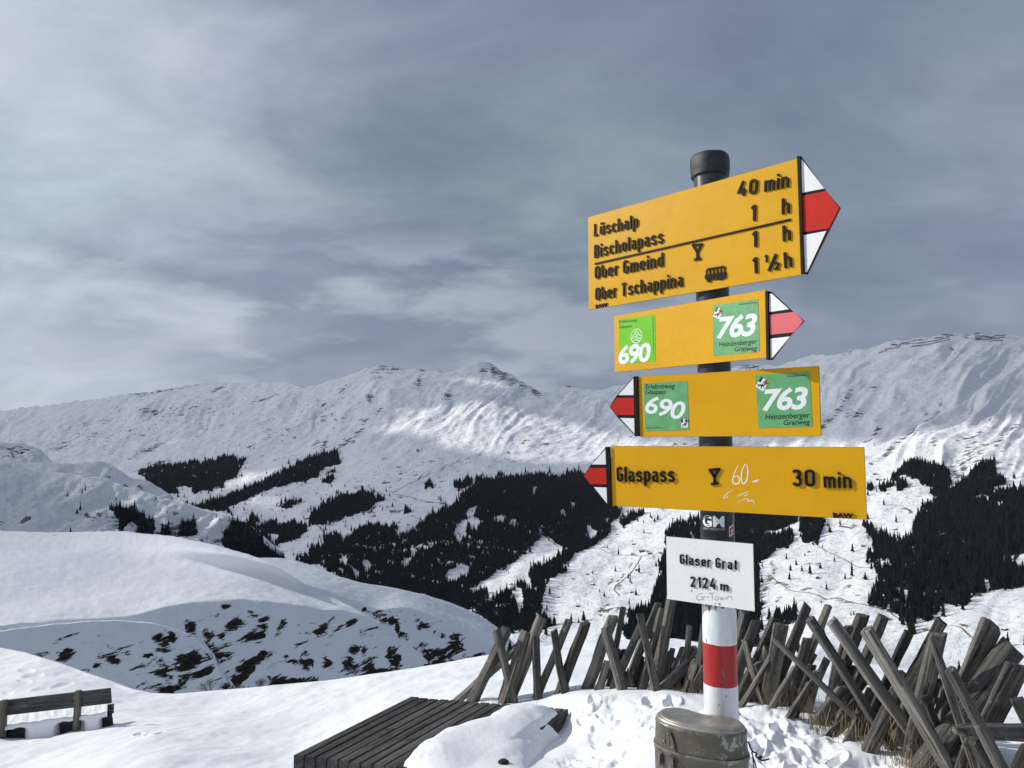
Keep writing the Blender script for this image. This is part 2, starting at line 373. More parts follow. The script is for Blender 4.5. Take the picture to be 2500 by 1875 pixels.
Z4 = lambda p: Z(p, 3.16, 0, 860)
Z5 = lambda p: Z(p, 2.765, 600, 860)
Z6 = lambda p: Z(p, 3.16, 1000, 1100)
Z3 = lambda p: Z(p, 3.16, 600, 1280)
Z8 = lambda p: Z(p, 3.16, 1800, 1120)
ZS = lambda p: Z(p, 2.949, 1400, 1060)
WOODS = [
    Z4([(1050, 955), (1150, 905), (1300, 880), (1500, 850), (1640, 840), (1740, 790), (1830, 830), (1900, 820), (1860, 880), (1820, 960), (1740, 1000), (1720, 1040),
        (1600, 1070), (1480, 1090), (1465, 1030), (1380, 1015), (1355, 1050), (1380, 1080), (1240, 1090), (1200, 1040), (1120, 985)]),
    [(440, 1222), (475, 1226), (513, 1218), (570, 1199), (633, 1176), (700, 1153), (730, 1135), (781, 1113), (824, 1104), (833, 1128), (788, 1142), (777, 1167), (719, 1182),
     (669, 1196), (610, 1222), (570, 1243), (548, 1246), (570, 1262), (506, 1244)],
    Z5([(430, 1110), (470, 1060), (600, 990), (780, 935), (880, 960), (860, 1010), (945, 955), (930, 985), (800, 1070), (640, 1130), (520, 1190), (430, 1180)]),
    Z5([(200, 1215), (220, 1180), (280, 1160), (330, 1150), (400, 1180), (410, 1230), (300, 1300)]), Z5([(780, 1215), (830, 1160), (890, 1170), (1020, 1180), (1015, 1260), (760, 1300)]),
    Z5([(200, 1045), (270, 1010), (380, 985), (385, 1000), (290, 1040)]), Z5([(500, 870), (560, 845), (600, 850), (560, 880)]), Z5([(535, 835), (610, 795), (605, 815)]),
    Z5([(1200, 915), (1240, 860), (1270, 905)]), Z5([(1395, 920), (1420, 885), (1540, 870), (1530, 900), (1440, 940)]), Z5([(1695, 850), (1710, 815), (1755, 840)]),
    Z5([(1060, 1105), (1090, 1065), (1115, 1085)]), Z5([(0, 1217), (0, 1150), (40, 1100), (95, 1125), (60, 1150), (30, 1217)]), Z5([(60, 1217), (120, 1150), (190, 1120), (220, 1190), (200, 1217)]),
    # the big wood in the middle
    Z6([(340, 450), (400, 360), (490, 300), (520, 230), (640, 245), (820, 215), (950, 190), (1100, 200), (1250, 165), (1330, 170), (1400, 230), (1530, 400), (1640, 430),
        (1560, 560), (1510, 650), (1400, 740), (1300, 770), (1240, 830), (1165, 885), (1215, 950), (1150, 960), (1060, 1060), (1020, 1180), (1010, 1270), (1060, 1290),
        (1130, 1350), (1000, 1400), (800, 1420), (700, 1400), (490, 1250), (560, 1170), (620, 1180), (690, 1120), (750, 1100), (900, 1000), (950, 900), (1040, 890), (1120, 850),
        (1215, 760), (1165, 710), (1050, 640), (960, 700), (900, 775), (750, 865), (600, 950), (480, 1050), (460, 1100), (590, 1080), (570, 1180), (430, 1240), (300, 1180),
        (0, 1100), (-200, 1050), (-200, 780), (0, 650), (70, 590), (130, 520), (260, 460)]),
    Z3([(600, 110), (700, 85), (750, 130), (880, 50), (980, 5), (1030, 30), (1160, 10), (1140, 110), (1260, 80), (1340, -10), (1500, -100), (1560, 620), (1400, 570), (1100, 500),
        (920, 480), (720, 425), (560, 330), (400, 300), (390, 255), (450, 240), (600, 165)]),
    Z3([(230, 190), (230, 120), (300, 50), (400, 0), (470, 10), (470, 60), (380, 110)]), Z3([(490, 235), (510, 170), (560, 150), (555, 220)]),
    Z3([(-20, 40), (60, -60), (120, 20), (200, 130), (260, 260), (200, 250), (80, 240)]),
    # behind the signs
    Z6([(1990, 620), (2100, 560), (2212, 550), (2450, 500), (2700, 560), (2700, 1500), (1700, 1500), (1650, 1420), (1700, 1330), (1690, 1270), (1850, 1210), (1880, 1100), (1945, 920),
        (1930, 880), (1970, 780), (1980, 660)]),
    ZS([(0, 260), (60, 270), (250, 520), (340, 540), (300, 600), (250, 660), (150, 760), (0, 860)]),
    ZS([(330, 620), (420, 560), (520, 560), (400, 640), (360, 660)]),
    ZS([(1130, 560), (1560, 570), (1540, 610), (1400, 640), (1300, 900), (1130, 900)]),
    Z8([(-50, 430), (470, 440), (460, 495), (300, 555), (200, 530), (130, 610), (-50, 620)]),
    Z8([(130, 620), (250, 605), (340, 600), (410, 560), (440, 610), (400, 680), (300, 700), (240, 770), (140, 810)]),
    Z8([(480, 500), (510, 480), (680, 470), (670, 540), (620, 625), (510, 645)]),
    # the steep wood on the right
    Z8([(1530, 330), (1640, 260), (1760, 190), (1860, 70), (1990, 60), (2000, 160), (2080, 210), (1960, 240), (1990, 310), (2020, 260), (2212, 250), (2600, 250), (2600, 700), (2212, 710), (2130, 790),
        (2140, 850), (2212, 880), (2600, 860), (2600, 900), (2212, 985), (2050, 1010), (1850, 1050), (1740, 1150), (1580, 1115), (1560, 1190), (1480, 1245), (1300, 1220), (1170, 1185), (1030, 1160),
        (1050, 1060), (1090, 980), (1060, 850), (1110, 870), (1180, 850), (1170, 785), (1000, 775), (990, 720), (1055, 690), (1040, 600), (960, 480), (1010, 480), (1080, 550), (1180, 620),
        (1190, 580), (1260, 650), (1350, 590), (1380, 480), (1440, 380)]),
    Z8([(1090, 240), (1180, 180), (1250, 140), (1280, 68), (1380, 62), (1520, 100), (1640, 110), (1650, 210), (1500, 235), (1430, 230), (1400, 190), (1300, 170), (1235, 200), (1140, 270)]),
    Z8([(1230, 200), (1305, 210), (1280, 330), (1230, 285)]), Z8([(1010, 250), (1040, 215), (1060, 235), (1040, 255)]), Z8([(1480, 290), (1560, 220), (1650, 240), (1600, 290)]),
    Z8([(1250, 1230), (1290, 1220), (1290, 1290), (1260, 1300)]), Z8([(1310, 1260), (1360, 1230), (1370, 1340), (1320, 1350)]),
    Z8([(250, 1300), (300, 1190), (370, 1210), (440, 1180), (460, 1260), (380, 1280)]),
]
GAPS = [  # clearings inside the woods
    (840, 1372, 14, 9, 20), (898, 1378, 12, 14), (990, 1372, 12, 16), (1010, 1345, 10, 14), (1118, 1398, 34, 17, 28), (1150, 1262, 13, 22, -10), (1160, 1285, 12, 20), (1125, 1300, 16, 30, -15),
    (1220, 1272, 12, 10), (1255, 1280, 12, 8), (1305, 1200, 5, 14), (1168, 1198, 4, 3), (1375, 1250, 10, 5, -40), (1400, 1225, 8, 8), (1445, 1300, 18, 14, 40), (1440, 1285, 8, 18),
    (1165, 1335, 200, 3, -2), (1010, 1340, 60, 4, 0), (1262, 1460, 14, 34, 15), (1290, 1430, 8, 20, 10), (860, 1393, 22, 5, -28), (1320, 1290, 5, 12), (1480, 1270, 6, 10),
    (2168, 1182, 13, 9), (2220, 1222, 45, 22), (2300, 1310, 10, 10, 45), (2272, 1368, 3, 10), (2315, 1355, 4, 18), (2212, 1385, 4, 9), (2205, 1450, 12, 10), (2408, 1430, 9, 15),
    (2470, 1360, 6, 20, -20), (2190, 1290, 5, 16), (2400, 1220, 20, 8), (2440, 1235, 12, 10), (2215, 1465, 6, 18), (2300, 1440, 3, 14), (2330, 1235, 5, 5), (2210, 1318, 10, 4), (830, 1400, 10, 4, -20),
]
RIDGE_ROCK = [(935, 899, 24, 9, 30), (958, 905, 22, 9, 10), (922, 925, 10, 8), (1025, 935, 8, 20, -10), (1030, 905, 12, 3), (835, 950, 12, 5, 30), (778, 976, 8, 4), (905, 975, 12, 8, 40),
              (925, 1008, 12, 5, 45), (890, 1035, 8, 10, 0), (875, 1062, 16, 7, 45), (845, 1085, 30, 8, 30), (770, 1085, 14, 6, 60), (793, 1090, 6, 16, -20), (640, 980, 30, 3, 18), (660, 975, 24, 3, 18),
              (1225, 912, 12, 28, 35), (1205, 905, 8, 20, 20), (1250, 930, 14, 14, 0), (1280, 945, 18, 10, -20), (1305, 955, 18, 7, -15), (1090, 970, 12, 10), (1390, 945, 10, 6), (1830, 895, 30, 6),
              (2066, 862, 14, 5), (2174, 838, 12, 5), (2320, 822, 16, 5), (2360, 822, 14, 6), (2390, 828, 24, 7), (1180, 905, 10, 6), (700, 1160 - 40, 24, 3, 12),
              (395, 955, 50, 3, 12), (340, 962, 30, 2, 5), (480, 938, 46, 3, 17), (530, 950, 20, 3, 15), (330, 1112, 30, 6, 25), (370, 1093, 32, 6, 20), (345, 1150, 20, 4, 12), (395, 1128, 30, 4, 10),
              (150, 1098, 26, 7, 15), (240, 1030, 34, 3, 10), (380, 1005, 46, 4, 8), (170, 1076, 40, 3, 15), (2090, 1018, 20, 9, 10), (2070, 1000, 10, 6), (2260, 1000, 6, 10), (2130, 952, 12, 6),
              (2385, 1105, 30, 22, 20), (2370, 1128, 20, 12, 20), (2330, 1155, 24, 10, -60), (2410, 1140, 8, 24, -20), (2440, 1085, 30, 6, 35), (2350, 1140, 12, 20, 0), (2235, 1060, 6, 14, -30)]
GULLY = [[(2300, 985), (2285, 1010), (2255, 1030), (2235, 1040), (2200, 1068), (2180, 1090), (2165, 1110), (2130, 1128)], [(2080, 965), (2050, 1010), (2010, 1045), (2004, 1052)],
         [(2145, 1035), (2140, 1050), (2115, 1075)], [(2420, 1030), (2400, 1055), (2392, 1075)], [(2480, 1050), (2450, 1080), (2420, 1130), (2390, 1160)], [(2275, 1070), (2280, 1100)]]
SPECK = [(420, 1020, 200, 60, 10), (640, 1060, 90, 60, 0), (620, 1100, 60, 30), (300, 1060, 140, 50), (800, 1010, 80, 60), (1050, 1150, 120, 50), (900, 1180, 140, 30), (1250, 1090, 150, 30, 20),
         (1700, 1085, 250, 30), (2060, 1230, 60, 30), (2040, 1280, 50, 30), (2100, 1420, 70, 40), (1900, 1440, 50, 60), (1990, 1430, 80, 40), (1480, 1480, 110, 40), (2350, 1400, 60, 20), (2200, 1230, 60, 30),
         (2450, 1120, 60, 50), (2480, 1500, 60, 20), (900, 1250, 150, 30), (660, 1290, 40, 20), (1550, 1250, 80, 30), (1560, 1350, 60, 15), (680, 1060, 60, 20)]
TURF = [(1520, 1405, 20, 4, 55), (1470, 1495, 20, 6, 45), (1540, 1375, 16, 4, 70), (1490, 1420, 16, 4, 45), (1880, 1420, 14, 14), (1890, 1395, 10, 14), (1885, 1380, 8, 10), (1870, 1440, 22, 9, 30), (1860, 1475, 20, 10, 40),
        (2030, 1464, 24, 5, -10), (2062, 1475, 22, 6, -15), (1905, 1432, 30, 5, -18), (2120, 1300, 12, 12), (2080, 1280, 10, 6), (2075, 1410, 14, 7), (2110, 1415, 14, 6), (1995, 1380, 10, 8), (2070, 1435, 12, 8),
        (1580, 1345, 14, 4), (1475, 1335, 14, 4), (2390, 1455, 14, 6), (2170, 1510, 20, 5), (2260, 1535, 30, 6, -15), (2350, 1530, 26, 4, -15), (1905, 1310, 6, 10), (1510, 1430, 10, 10)]

def wood_mask(px, py):
    wob = 5.0
    qx = px + wob * fbm(px / 16, py / 16, 3, 71); qy = py + wob * fbm(px / 16 + 9, py / 16, 3, 77)
    m = np.zeros(np.broadcast(px, py).shape, bool)
    for p in WOODS: m |= inpoly(qx, qy, p)
    g = blobs(qx, qy, GAPS)
    m &= ~(g > 0.5)
    # scattered holes, more of them low in the middle of the slope
    h = fbm(px / 20, py / 11, 4, 81, 0.6)
    thr = 0.66 - 0.42 * blobs(px, py, [(1000, 1370, 330, 90), (1300, 1450, 160, 80), (2200, 1480, 120, 50), (640, 1330, 100, 60), (1700, 1330, 140, 60)], 1.0)
    m &= ~(h > thr + 0.05)
    return m
def path_mask(px, py, lines, w):
    out = np.zeros(np.broadcast(px, py).shape)
    for ln in lines:
        for (x0, y0), (x1, y1) in zip(ln[:-1], ln[1:]):
            L2 = (x1 - x0) ** 2 + (y1 - y0) ** 2
            t = np.clip(((px - x0) * (x1 - x0) + (py - y0) * (y1 - y0)) / L2, 0, 1)
            d = np.hypot(px - x0 - t * (x1 - x0), py - y0 - t * (y1 - y0))
            out = np.maximum(out, np.clip(1 - d / (2 * w), 0, 1))
    return out

def build_far():
    cols = np.arange(-560, 3060, 3.4)
    v = np.linspace(0, 1, 330)
    cr = I(cols, CREST) + 1.8 * fbm(cols / 22, cols * 0, 3, 5)
    py = 1700 + (cr[None, :] - 1700) * v[:, None] ** 0.93
    px = np.broadcast_to(cols, py.shape)
    P = far_point(px, py)
    wood_a = wood_mask(px, py).astype(float)
    rock = np.maximum(blobs(px, py, RIDGE_ROCK) * 0.95, path_mask(px, py, GULLY, 7) * 0.7)
    rock += 0.08 * (fbm(px / 40, py / 20, 3, 91) > 0.5)
    speck = blobs(px, py, SPECK) * 0.62 + 0.16 * sstep(0.1, 0.5, fbm(px / 120, py / 30, 3, 95))
    turf = blobs(px, py, TURF)
    # down into the valley at the near edge and away behind the crest
    lead = [P[0] + np.array([0, -k * 60.0, -k * 25.0]) for k in (4, 3, 2, 1)]
    back = [P[-1] + np.array([0, k * 150.0, -k * k * 30.0 - k * 60.0]) for k in (1, 2, 4, 8)]
    P = np.concatenate([np.stack(lead), P, np.stack(back)], 0)
    pad = lambda A: np.concatenate([np.repeat(A[:1], 4, 0), A, np.repeat(A[-1:], 4, 0)], 0)
    o = grid_obj('mountains', P, M_FAR, attrs={'wood': pad(wood_a), 'rock': pad(rock), 'speck': pad(speck), 'turf': pad(turf)})
    return tag(o, kind='structure')
build_far()

# nearer snow hills at the left
def hill(name, sky_line, y_sky, y_bot, py_bot, seed, x0, x1, rocky, specky, woods=None, amp=0.006, step=4.0):
    cols = np.arange(x0, x1, step); s = I(cols, sky_line) + 1.2 * fbm(cols / 18, cols * 0, 3, seed)
    v = np.linspace(0, 1, 110)
    py = py_bot + (s[None, :] - py_bot) * v[:, None]
    px = np.broadcast_to(cols, py.shape)
    kk = np.exp(-(np.arange(-90, 91) / 30.0) ** 2 / 2); kk /= kk.sum(); ss = np.convolve(np.pad(s, 90, mode='edge'), kk, 'valid')
    vv = np.clip((py_bot - py) / (py_bot - ss[None]), 0, 1.3)
    Y = y_bot * (y_sky / y_bot) ** (vv ** 1.3) * (1 + 0.00012 * (px - 200))
    P = at(px, py, Y)
    across = px * 0.5 + py * 0.86; along = -px * 0.86 + py * 0.5
    P[..., 2] += Y * amp * (fbm(across / 50, along / 150, 4, seed + 1) * 0.9 + 0.3 * fbm(px / 25, py / 25, 3, seed + 5)) * (0.25 + 0.75 * sstep(0, 0.12, 1 - v[:, None]))
    back = np.stack([P[-1] + np.array([0, k * 30.0, -k * k * 6.0 - k * 25.0]) for k in (1, 2, 4)])
    A = np.concatenate([P, back], 0)
    pad = lambda B: np.concatenate([B, np.repeat(B[-1:], 3, 0)], 0)
    wd = np.zeros(px.shape)
    if woods:
        for w in woods: wd = np.maximum(wd, inpoly(px + 3 * fbm(px / 9, py / 9, 2, 5), py, w).astype(float))
    o = grid_obj(name, A, M_FAR, attrs={'wood': pad(wd), 'rock': pad(blobs(px, py, rocky) * 0.95), 'speck': pad(blobs(px, py, specky) * 0.8), 'turf': pad(np.zeros(px.shape))})
    tag(o, kind='structure')
    return (px, py, P)
CLIFFWOOD = [Z4([(830, 1195), (860, 1185), (950, 1200), (1040, 1190), (1060, 1230), (1120, 1260), (1180, 1290), (1200, 1350), (1180, 1422), (1050, 1422), (1060, 1330), (1000, 1300), (950, 1350), (960, 1422), (910, 1422), (915, 1280)]),
             Z4([(1400, 1280), (1500, 1280), (1520, 1422), (1350, 1422), (1390, 1340)]), Z4([(1800, 1300), (1900, 1310), (2000, 1400), (2020, 1480), (1860, 1500), (1700, 1440)]),
             Z4([(1230, 1380), (1300, 1330), (1340, 1422), (1240, 1422)]), [(540, 1320), (640, 1318), (700, 1380), (640, 1420), (560, 1400)]]
hill('snow_hill', [(-700, 1068), (0, 1080), (60, 1082), (100, 1098), (130, 1130), (170, 1180)], 4200, 3600, 1260, 110, -600, 170, [(30, 1105, 10, 14), (60, 1100, 14, 6)], [(40, 1100, 40, 20)])
hill('snow_hill', [(-700, 1090), (0, 1119), (63, 1129), (150, 1130), (247, 1126), (263, 1129), (316, 1164), (364, 1176), (389, 1190), (420, 1212), (450, 1250), (480, 1290)], 2600, 2100, 1400, 120, -600, 480,
     [(305, 1181, 8, 3, -30), (343, 1193, 8, 4), (263, 1166, 10, 3), (270, 1150, 6, 4)], [(230, 1160, 60, 10)])
HC = hill('snow_hill', [(-700, 1110), (0, 1149), (50, 1143), (111, 1149), (168, 1157), (260, 1169), (330, 1195), (389, 1213), (443, 1224), (490, 1240), (570, 1262), (601, 1275), (640, 1305), (690, 1350), (720, 1400)], 1750, 1400, 1480, 130, -600, 720,
     [(300, 1262, 30, 20), (560, 1330, 60, 30), (600, 1310, 30, 26), (400, 1300, 40, 20)], [(420, 1290, 90, 50), (560, 1310, 90, 50), (180, 1275, 60, 20), (20, 1285, 30, 12), (60, 1275, 30, 10), (440, 1250, 120, 20), (520, 1280, 120, 30), (220, 1270, 60, 20)], CLIFFWOOD, amp=0.0055)

# ------------------------------------------------------------------ the shaded knoll with its three spurs
K_ROCK = [(389, 1554, 12, 11), (403, 1580, 16, 12, 20), (421, 1562, 8, 11, 20), (465, 1538, 9, 13, 25), (509, 1551, 10, 8), (519, 1589, 19, 13, 35), (543, 1568, 12, 12, 40), (566, 1530, 20, 10, 45),
          (620, 1554, 24, 9, 28), (464, 1614, 30, 20, 22), (402, 1648, 16, 30, 30), (398, 1680, 34, 13), (440, 1668, 16, 12), (367, 1608, 13, 7), (342, 1630, 16, 8, 20), (282, 1614, 10, 8), (155, 1599, 14, 12), (168, 1582, 8, 5),
          (237, 1627, 7, 5), (500, 1637, 15, 7, 30), (604, 1630, 18, 12, 35), (628, 1612, 16, 7, 30), (582, 1658, 18, 9, 25), (674, 1666, 20, 11), (544, 1485, 12, 4), (606, 1496, 11, 6, 30), (642, 1513, 13, 5, 30),
          (690, 1520, 11, 8, 40), (619, 1552, 20, 9, 30), (684, 1525, 12, 7, 40), (640, 1514, 9, 7), (638, 1529, 12, 4), (728, 1573, 16, 6, 10), (622, 1616, 24, 8, 30), (746, 1622, 12, 17, 20), (717, 1617, 12, 7), (784, 1540, 16, 8, 45),
          (866, 1590, 11, 12, 20), (853, 1623, 14, 17, 30), (888, 1592, 7, 12), (962, 1618, 11, 20, 10), (910, 1641, 12, 20, 35), (939, 1650, 14, 9), (736, 1668, 26, 9), (676, 1666, 18, 12, 20), (928, 1500, 10, 9), (938, 1515, 9, 7), (958, 1519, 10, 9),
          (980, 1554, 12, 8, -20), (1034, 1524, 17, 7, -35), (1112, 1575, 12, 18, 25), (1075, 1593, 24, 11), (1037, 1592, 10, 14), (1090, 1622, 40, 12), (1050, 1612, 18, 10), (1170, 1600, 11, 6), (860, 1518, 9, 6), (1080, 1550, 9, 5),
          (1025, 1540, 5, 8, -30), (640, 1590, 9, 5), (700, 1600, 7, 4), (1140, 1615, 12, 6), (970, 1535, 5, 20, 10), (890, 1483, 8, 6, -40), (800, 1620, 8, 14, 30)]
def knoll_layer(name, sky_line, cornice, K, al, be, x0, x1, py_bot, bt, hollow, seed, rocks):
    cols = np.arange(x0, x1, 2.6)
    def soft(y, r):
        k = np.exp(-(np.arange(-3 * r, 3 * r + 1) / r) ** 2 / 2); k /= k.sum(); return np.convolve(np.pad(y, 3 * r, mode='reflect', reflect_type='odd'), k, 'valid')
    s = soft(I(cols, sky_line), 6); c = np.maximum(soft(I(cols, cornice), 9), s + 1.5)
    nface, ntop = 95, 45
    v1 = np.linspace(0, 1, nface); v2 = np.linspace(0, 1, ntop)[1:]
    pyf = py_bot + (c[None] - py_bot) * v1[:, None]; pyt = c[None] + (s - c)[None] * v2[:, None]
    ax, ec = ray(cols, c); sc = -ec
    def face(pxx, pyy):
        a, e = ray(pxx, pyy); return K / (-e + be - al * a)
    px1 = np.broadcast_to(cols, pyf.shape); Yf = face(px1, pyf)
    Yc = face(cols, c)
    a2, e2 = ray(np.broadcast_to(cols, pyt.shape), pyt); s2 = -e2
    Ycs = soft(Yc, 42); scs = soft(sc, 42); wq = sstep(0, 42, c[None] - pyt)
    Yt = (Yc * (sc + bt))[None] * (1 - wq) / (s2 + bt) + (Ycs * (scs + bt))[None] * wq / (s2 + bt)
    if hollow:
        hx, hy, rx, ry, am = hollow
        # a step across the top slope: the surface turns away from the sun there
        t = (pyt - soft(I(cols, hy), 25)[None]) / ry
        Yt *= 1 - am * sstep(-1, 1, -t) * sstep(hx - rx, hx, cols)[None] * sstep(hx + rx * 1.2, hx + rx * 0.4, cols)[None]
    P = np.concatenate([at(px1, pyf, Yf), at(np.broadcast_to(cols, pyt.shape), pyt, Yt)], 0)
    PX = np.concatenate([px1, np.broadcast_to(cols, pyt.shape)], 0); PY = np.concatenate([pyf, pyt], 0)
    X, Yy = P[..., 0], P[..., 1]
    fr = sstep(0, 8, PY - c[None])       # on the face
    P[..., 2] += 0.9 * (1 - fr) * sstep(4, 30, PY - s[None]) * fbm(X / 26 + 3, Yy / 40, 2, seed + 20) + 0.30 * fbm(X / 9, Yy / 9, 4, seed) * (0.35 + fr) + 0.05 * fbm(X / 1.6, Yy / 1.6, 3, seed + 3)
    rk = blobs(PX, PY, rocks, 1.12) + 0.10 * sstep(1560, 1690, PY) * (PX > 350) - 0.35 * (1 - fr)
    P[..., 2] += 0.5 * np.clip(rk - 0.45, 0, 1) * (0.5 + fbm(X / 1.2, Yy / 1.2, 3, seed + 9)) 
    back = np.stack([P[-1] + np.array([0.0, k * 2.0, -k * k * 0.35 - k * 0.7]) for k in (1, 2, 4, 8)])
    P = np.concatenate([P, back], 0); rk = np.concatenate([rk, np.repeat(rk[-1:] * 0, 4, 0)], 0)
    o = grid_obj(name, P, M_KNOLL, attrs={'rock': rk})
    return tag(o, kind='structure')
SKY1 = [(-500, 1300), (0, 1296), (127, 1300), (285, 1296), (411, 1307), (506, 1326), (585, 1347), (640, 1364), (700, 1397), (758, 1434), (869, 1487), (948, 1530), (1011, 1584), (1068, 1631), (1110, 1680), (1150, 1720)]
COR1 = [(-500, 1552), (0, 1526), (120, 1509), (285, 1509), (340, 1503), (380, 1489), (460, 1474), (538, 1466), (601, 1462), (700, 1474), (758, 1484), (787, 1496), (820, 1490), (869, 1495), (948, 1538), (1011, 1590), (1068, 1638), (1150, 1730)]
SKY2 = [(500, 1380), (600, 1366), (640, 1361), (695, 1363), (758, 1378), (828, 1408), (891, 1425), (948, 1432), (1043, 1454), (1106, 1473), (1170, 1501), (1217, 1533), (1262, 1577), (1320, 1640), (1360, 1700)]
COR2 = [(500, 1440), (700, 1425), (780, 1440), (820, 1452), (870, 1464), (905, 1478), (925, 1490), (945, 1478), (957, 1471), (1027, 1489), (1080, 1515), (1138, 1552), (1198, 1588), (1240, 1602), (1320, 1660), (1360, 1720)]
SKY0 = [(-500, 1566), (0, 1540), (120, 1522), (200, 1516), (285, 1514), (364, 1517), (421, 1533), (470, 1548), (494, 1557), (508, 1568), (515, 1600), (532, 1640), (552, 1660), (575, 1690)]
knoll_layer('snowy_knoll', SKY2, COR2, 92, 0.62, 0.42, 500, 1362, 1730, 0.03, None, 201, K_ROCK)
knoll_layer('snowy_knoll', SKY1, COR1, 72, 0.62, 0.42, -500, 1150, 1735, 0.015,
            (560, [(-500, 1352), (150, 1345), (300, 1348), (450, 1355), (600, 1378), (720, 1410), (800, 1440)], 480, 34, 0.16), 211, K_ROCK)
knoll_layer('snowy_knoll', SKY0, [(x, y + 2) for x, y in SKY0], 70, 0.62, 0.42, -500, 575, 1735, 0.02, None, 221, K_ROCK)

# ------------------------------------------------------------------ the near snow field
GP = [(-900, 1560, 22), (0, 1582, 20), (150, 1622, 17), (250, 1655, 15.5), (370, 1690, 14), (500, 1688, 14), (650, 1676, 14), (800, 1662, 14), (1000, 1632, 14), (1180, 1602, 14), (1380, 1572, 14), (1650, 1560, 14),
      (2000, 1605, 11.5), (2300, 1640, 9.5), (2500, 1648, 9), (3200, 1640, 9),
      (-900, 1800, 8.6), (120, 1795, 8.6), (330, 1762, 8.9), (0, 1875, 6.6), (750, 1905, 5.1), (500, 1800, 7.4), (950, 1700, 9.3), (1300, 1780, 5.9), (1150, 1712, 6.8), (1400, 1695, 6.3), (1650, 1690, 5.8), (1950, 1745, 4.9), (2150, 1850, 4.05),
      (2350, 1885, 3.75), (1700, 1850, 4.3), (2500, 1885, 3.7), (2400, 1760, 5.3), (3200, 1885, 3.6), (1200, 1875, 4.7),
      (0, 3000, 1.75), (1250, 3000, 1.63), (2500, 3000, 1.6), (-900, 2400, 2.6), (3200, 2400, 2.3), (1250, 2300, 2.35)]
GA, GS, GD = [], [], []
for px_, py_, Y_ in GP:
    a_, e_ = ray(px_, py_); GA.append(float(a_)); GS.append(float(-e_)); GD.append(float(-e_) * Y_)
GA, GS, GD = map(np.array, (GA, GS, GD))
def tps_fit():
    X = np.stack([GA * 1.0, GS * 2.2], 1); n = len(X)
    r = np.linalg.norm(X[:, None] - X[None], axis=2); Kq = np.where(r > 0, r * r * np.log(r + 1e-12), 0) + 2e-4 * np.eye(n)
    Pm = np.concatenate([np.ones((n, 1)), X], 1)
    A = np.block([[Kq, Pm], [Pm.T, np.zeros((3, 3))]]); w = np.linalg.solve(A, np.concatenate([GD, np.zeros(3)])); return X, w
TX, TW = tps_fit()
CREST_N = [(-2200, 1545), (-900, 1560), (0, 1581), (60, 1592), (150, 1620), (250, 1655), (320, 1680), (370, 1692), (430, 1694), (500, 1688), (650, 1676), (800, 1661), (1000, 1632), (1090, 1617), (1180, 1601), (1260, 1588), (1380, 1571), (1500, 1562),
           (1650, 1558), (1850, 1590), (2000, 1610), (2300, 1640), (2500, 1648), (3200, 1640), (4600, 1640)]
def ground_base(px, py):
    a, e = ray(px, py); s = -e
    shp = a.shape; x = np.stack([np.clip(a, -1.3, 1.3).ravel(), s.ravel() * 2.2], 1)
    D = TW[-3] + x @ TW[-2:]
    for k in range(len(TX)):
        r2 = ((x - TX[k]) ** 2).sum(1) + 1e-12; D = D + TW[k] * 0.5 * r2 * np.log(r2)
    D = D.reshape(shp)
    Y = D / s
    return np.stack([a * Y, Y, CAM[2] - D], -1)
TRAMPLE = [(1560, 1760, 190, 60, 0), (1880, 1830, 180, 60, 0), (1480, 1735, 160, 26, 0), (1960, 1790, 120, 40), (1450, 1870, 80, 30), (1800, 1770, 120, 50), (2150, 1870, 140, 30), (2350, 1870, 120, 20)]
PRINTS = [(1770, 1735, 14, 7), (1450, 1715, 14, 8), (1590, 1712, 22, 7), (1480, 1850, 34, 12), (1462, 1828, 18, 6), (1565, 1820, 30, 9), (1850, 1795, 18, 20), (1640, 1715, 20, 8), (1900, 1760, 20, 9), (1425, 1768, 16, 14), (1700, 1745, 24, 9),
          (1330, 1805, 8, 5), (1520, 1788, 18, 5), (1560, 1775, 20, 5), (1500, 1812, 16, 5), (1940, 1850, 24, 12), (2040, 1835, 26, 10), (1840, 1850, 24, 12), (80, 1650, 26, 5, 10), (60, 1665, 18, 4), (100, 1680, 24, 4, 10), (150, 1672, 30, 5, 10),
          (65, 1640, 20, 5), (340, 1792, 14, 3, 10), (390, 1795, 14, 4, 20), (360, 1800, 8, 3), (20, 1690, 14, 3)]
def near_disp(px, py, X, Y):
    m = sstep(0.42, 0.80, blobs(px, py, TRAMPLE, 1.15) + 0.16 * fbm(X / 0.5, Y / 0.5, 3, 341))
    d = 0.10 * fbm(X / 2.4, Y / 3.2, 3, 301) * 0.5 + 0.012 * fbm(X / 0.35, Y / 0.7, 3, 305)
    d = d + 0.02 * fbm(X / 0.9 + 3, Y / 1.9, 3, 309)
    wx = X + 0.08 * fbm(X / 0.3, Y / 0.3, 2, 331); lump = np.abs(fbm(wx / 0.27, Y / 0.27, 3, 311, 0.45)) * 0.042 + fbm(X / 0.6, Y / 0.6, 2, 315) * 0.05 + sstep(0.25, 0.5, fbm(X / 0.13, wx / 0.13, 2, 319)) * 0.010 + 0.010 * fbm(X / 0.05, Y / 0.05, 2, 323)
    d = d + m * (lump - 0.045)
    pr = blobs(px, py, PRINTS, 1.0)
    pd = np.where(px < 420, 0.022, 0.045); d = d - pd * sstep(0.38, 0.75, pr) + 0.3 * pd * sstep(0.2, 0.42, pr) * (1 - sstep(0.42, 0.6, pr))
    return d
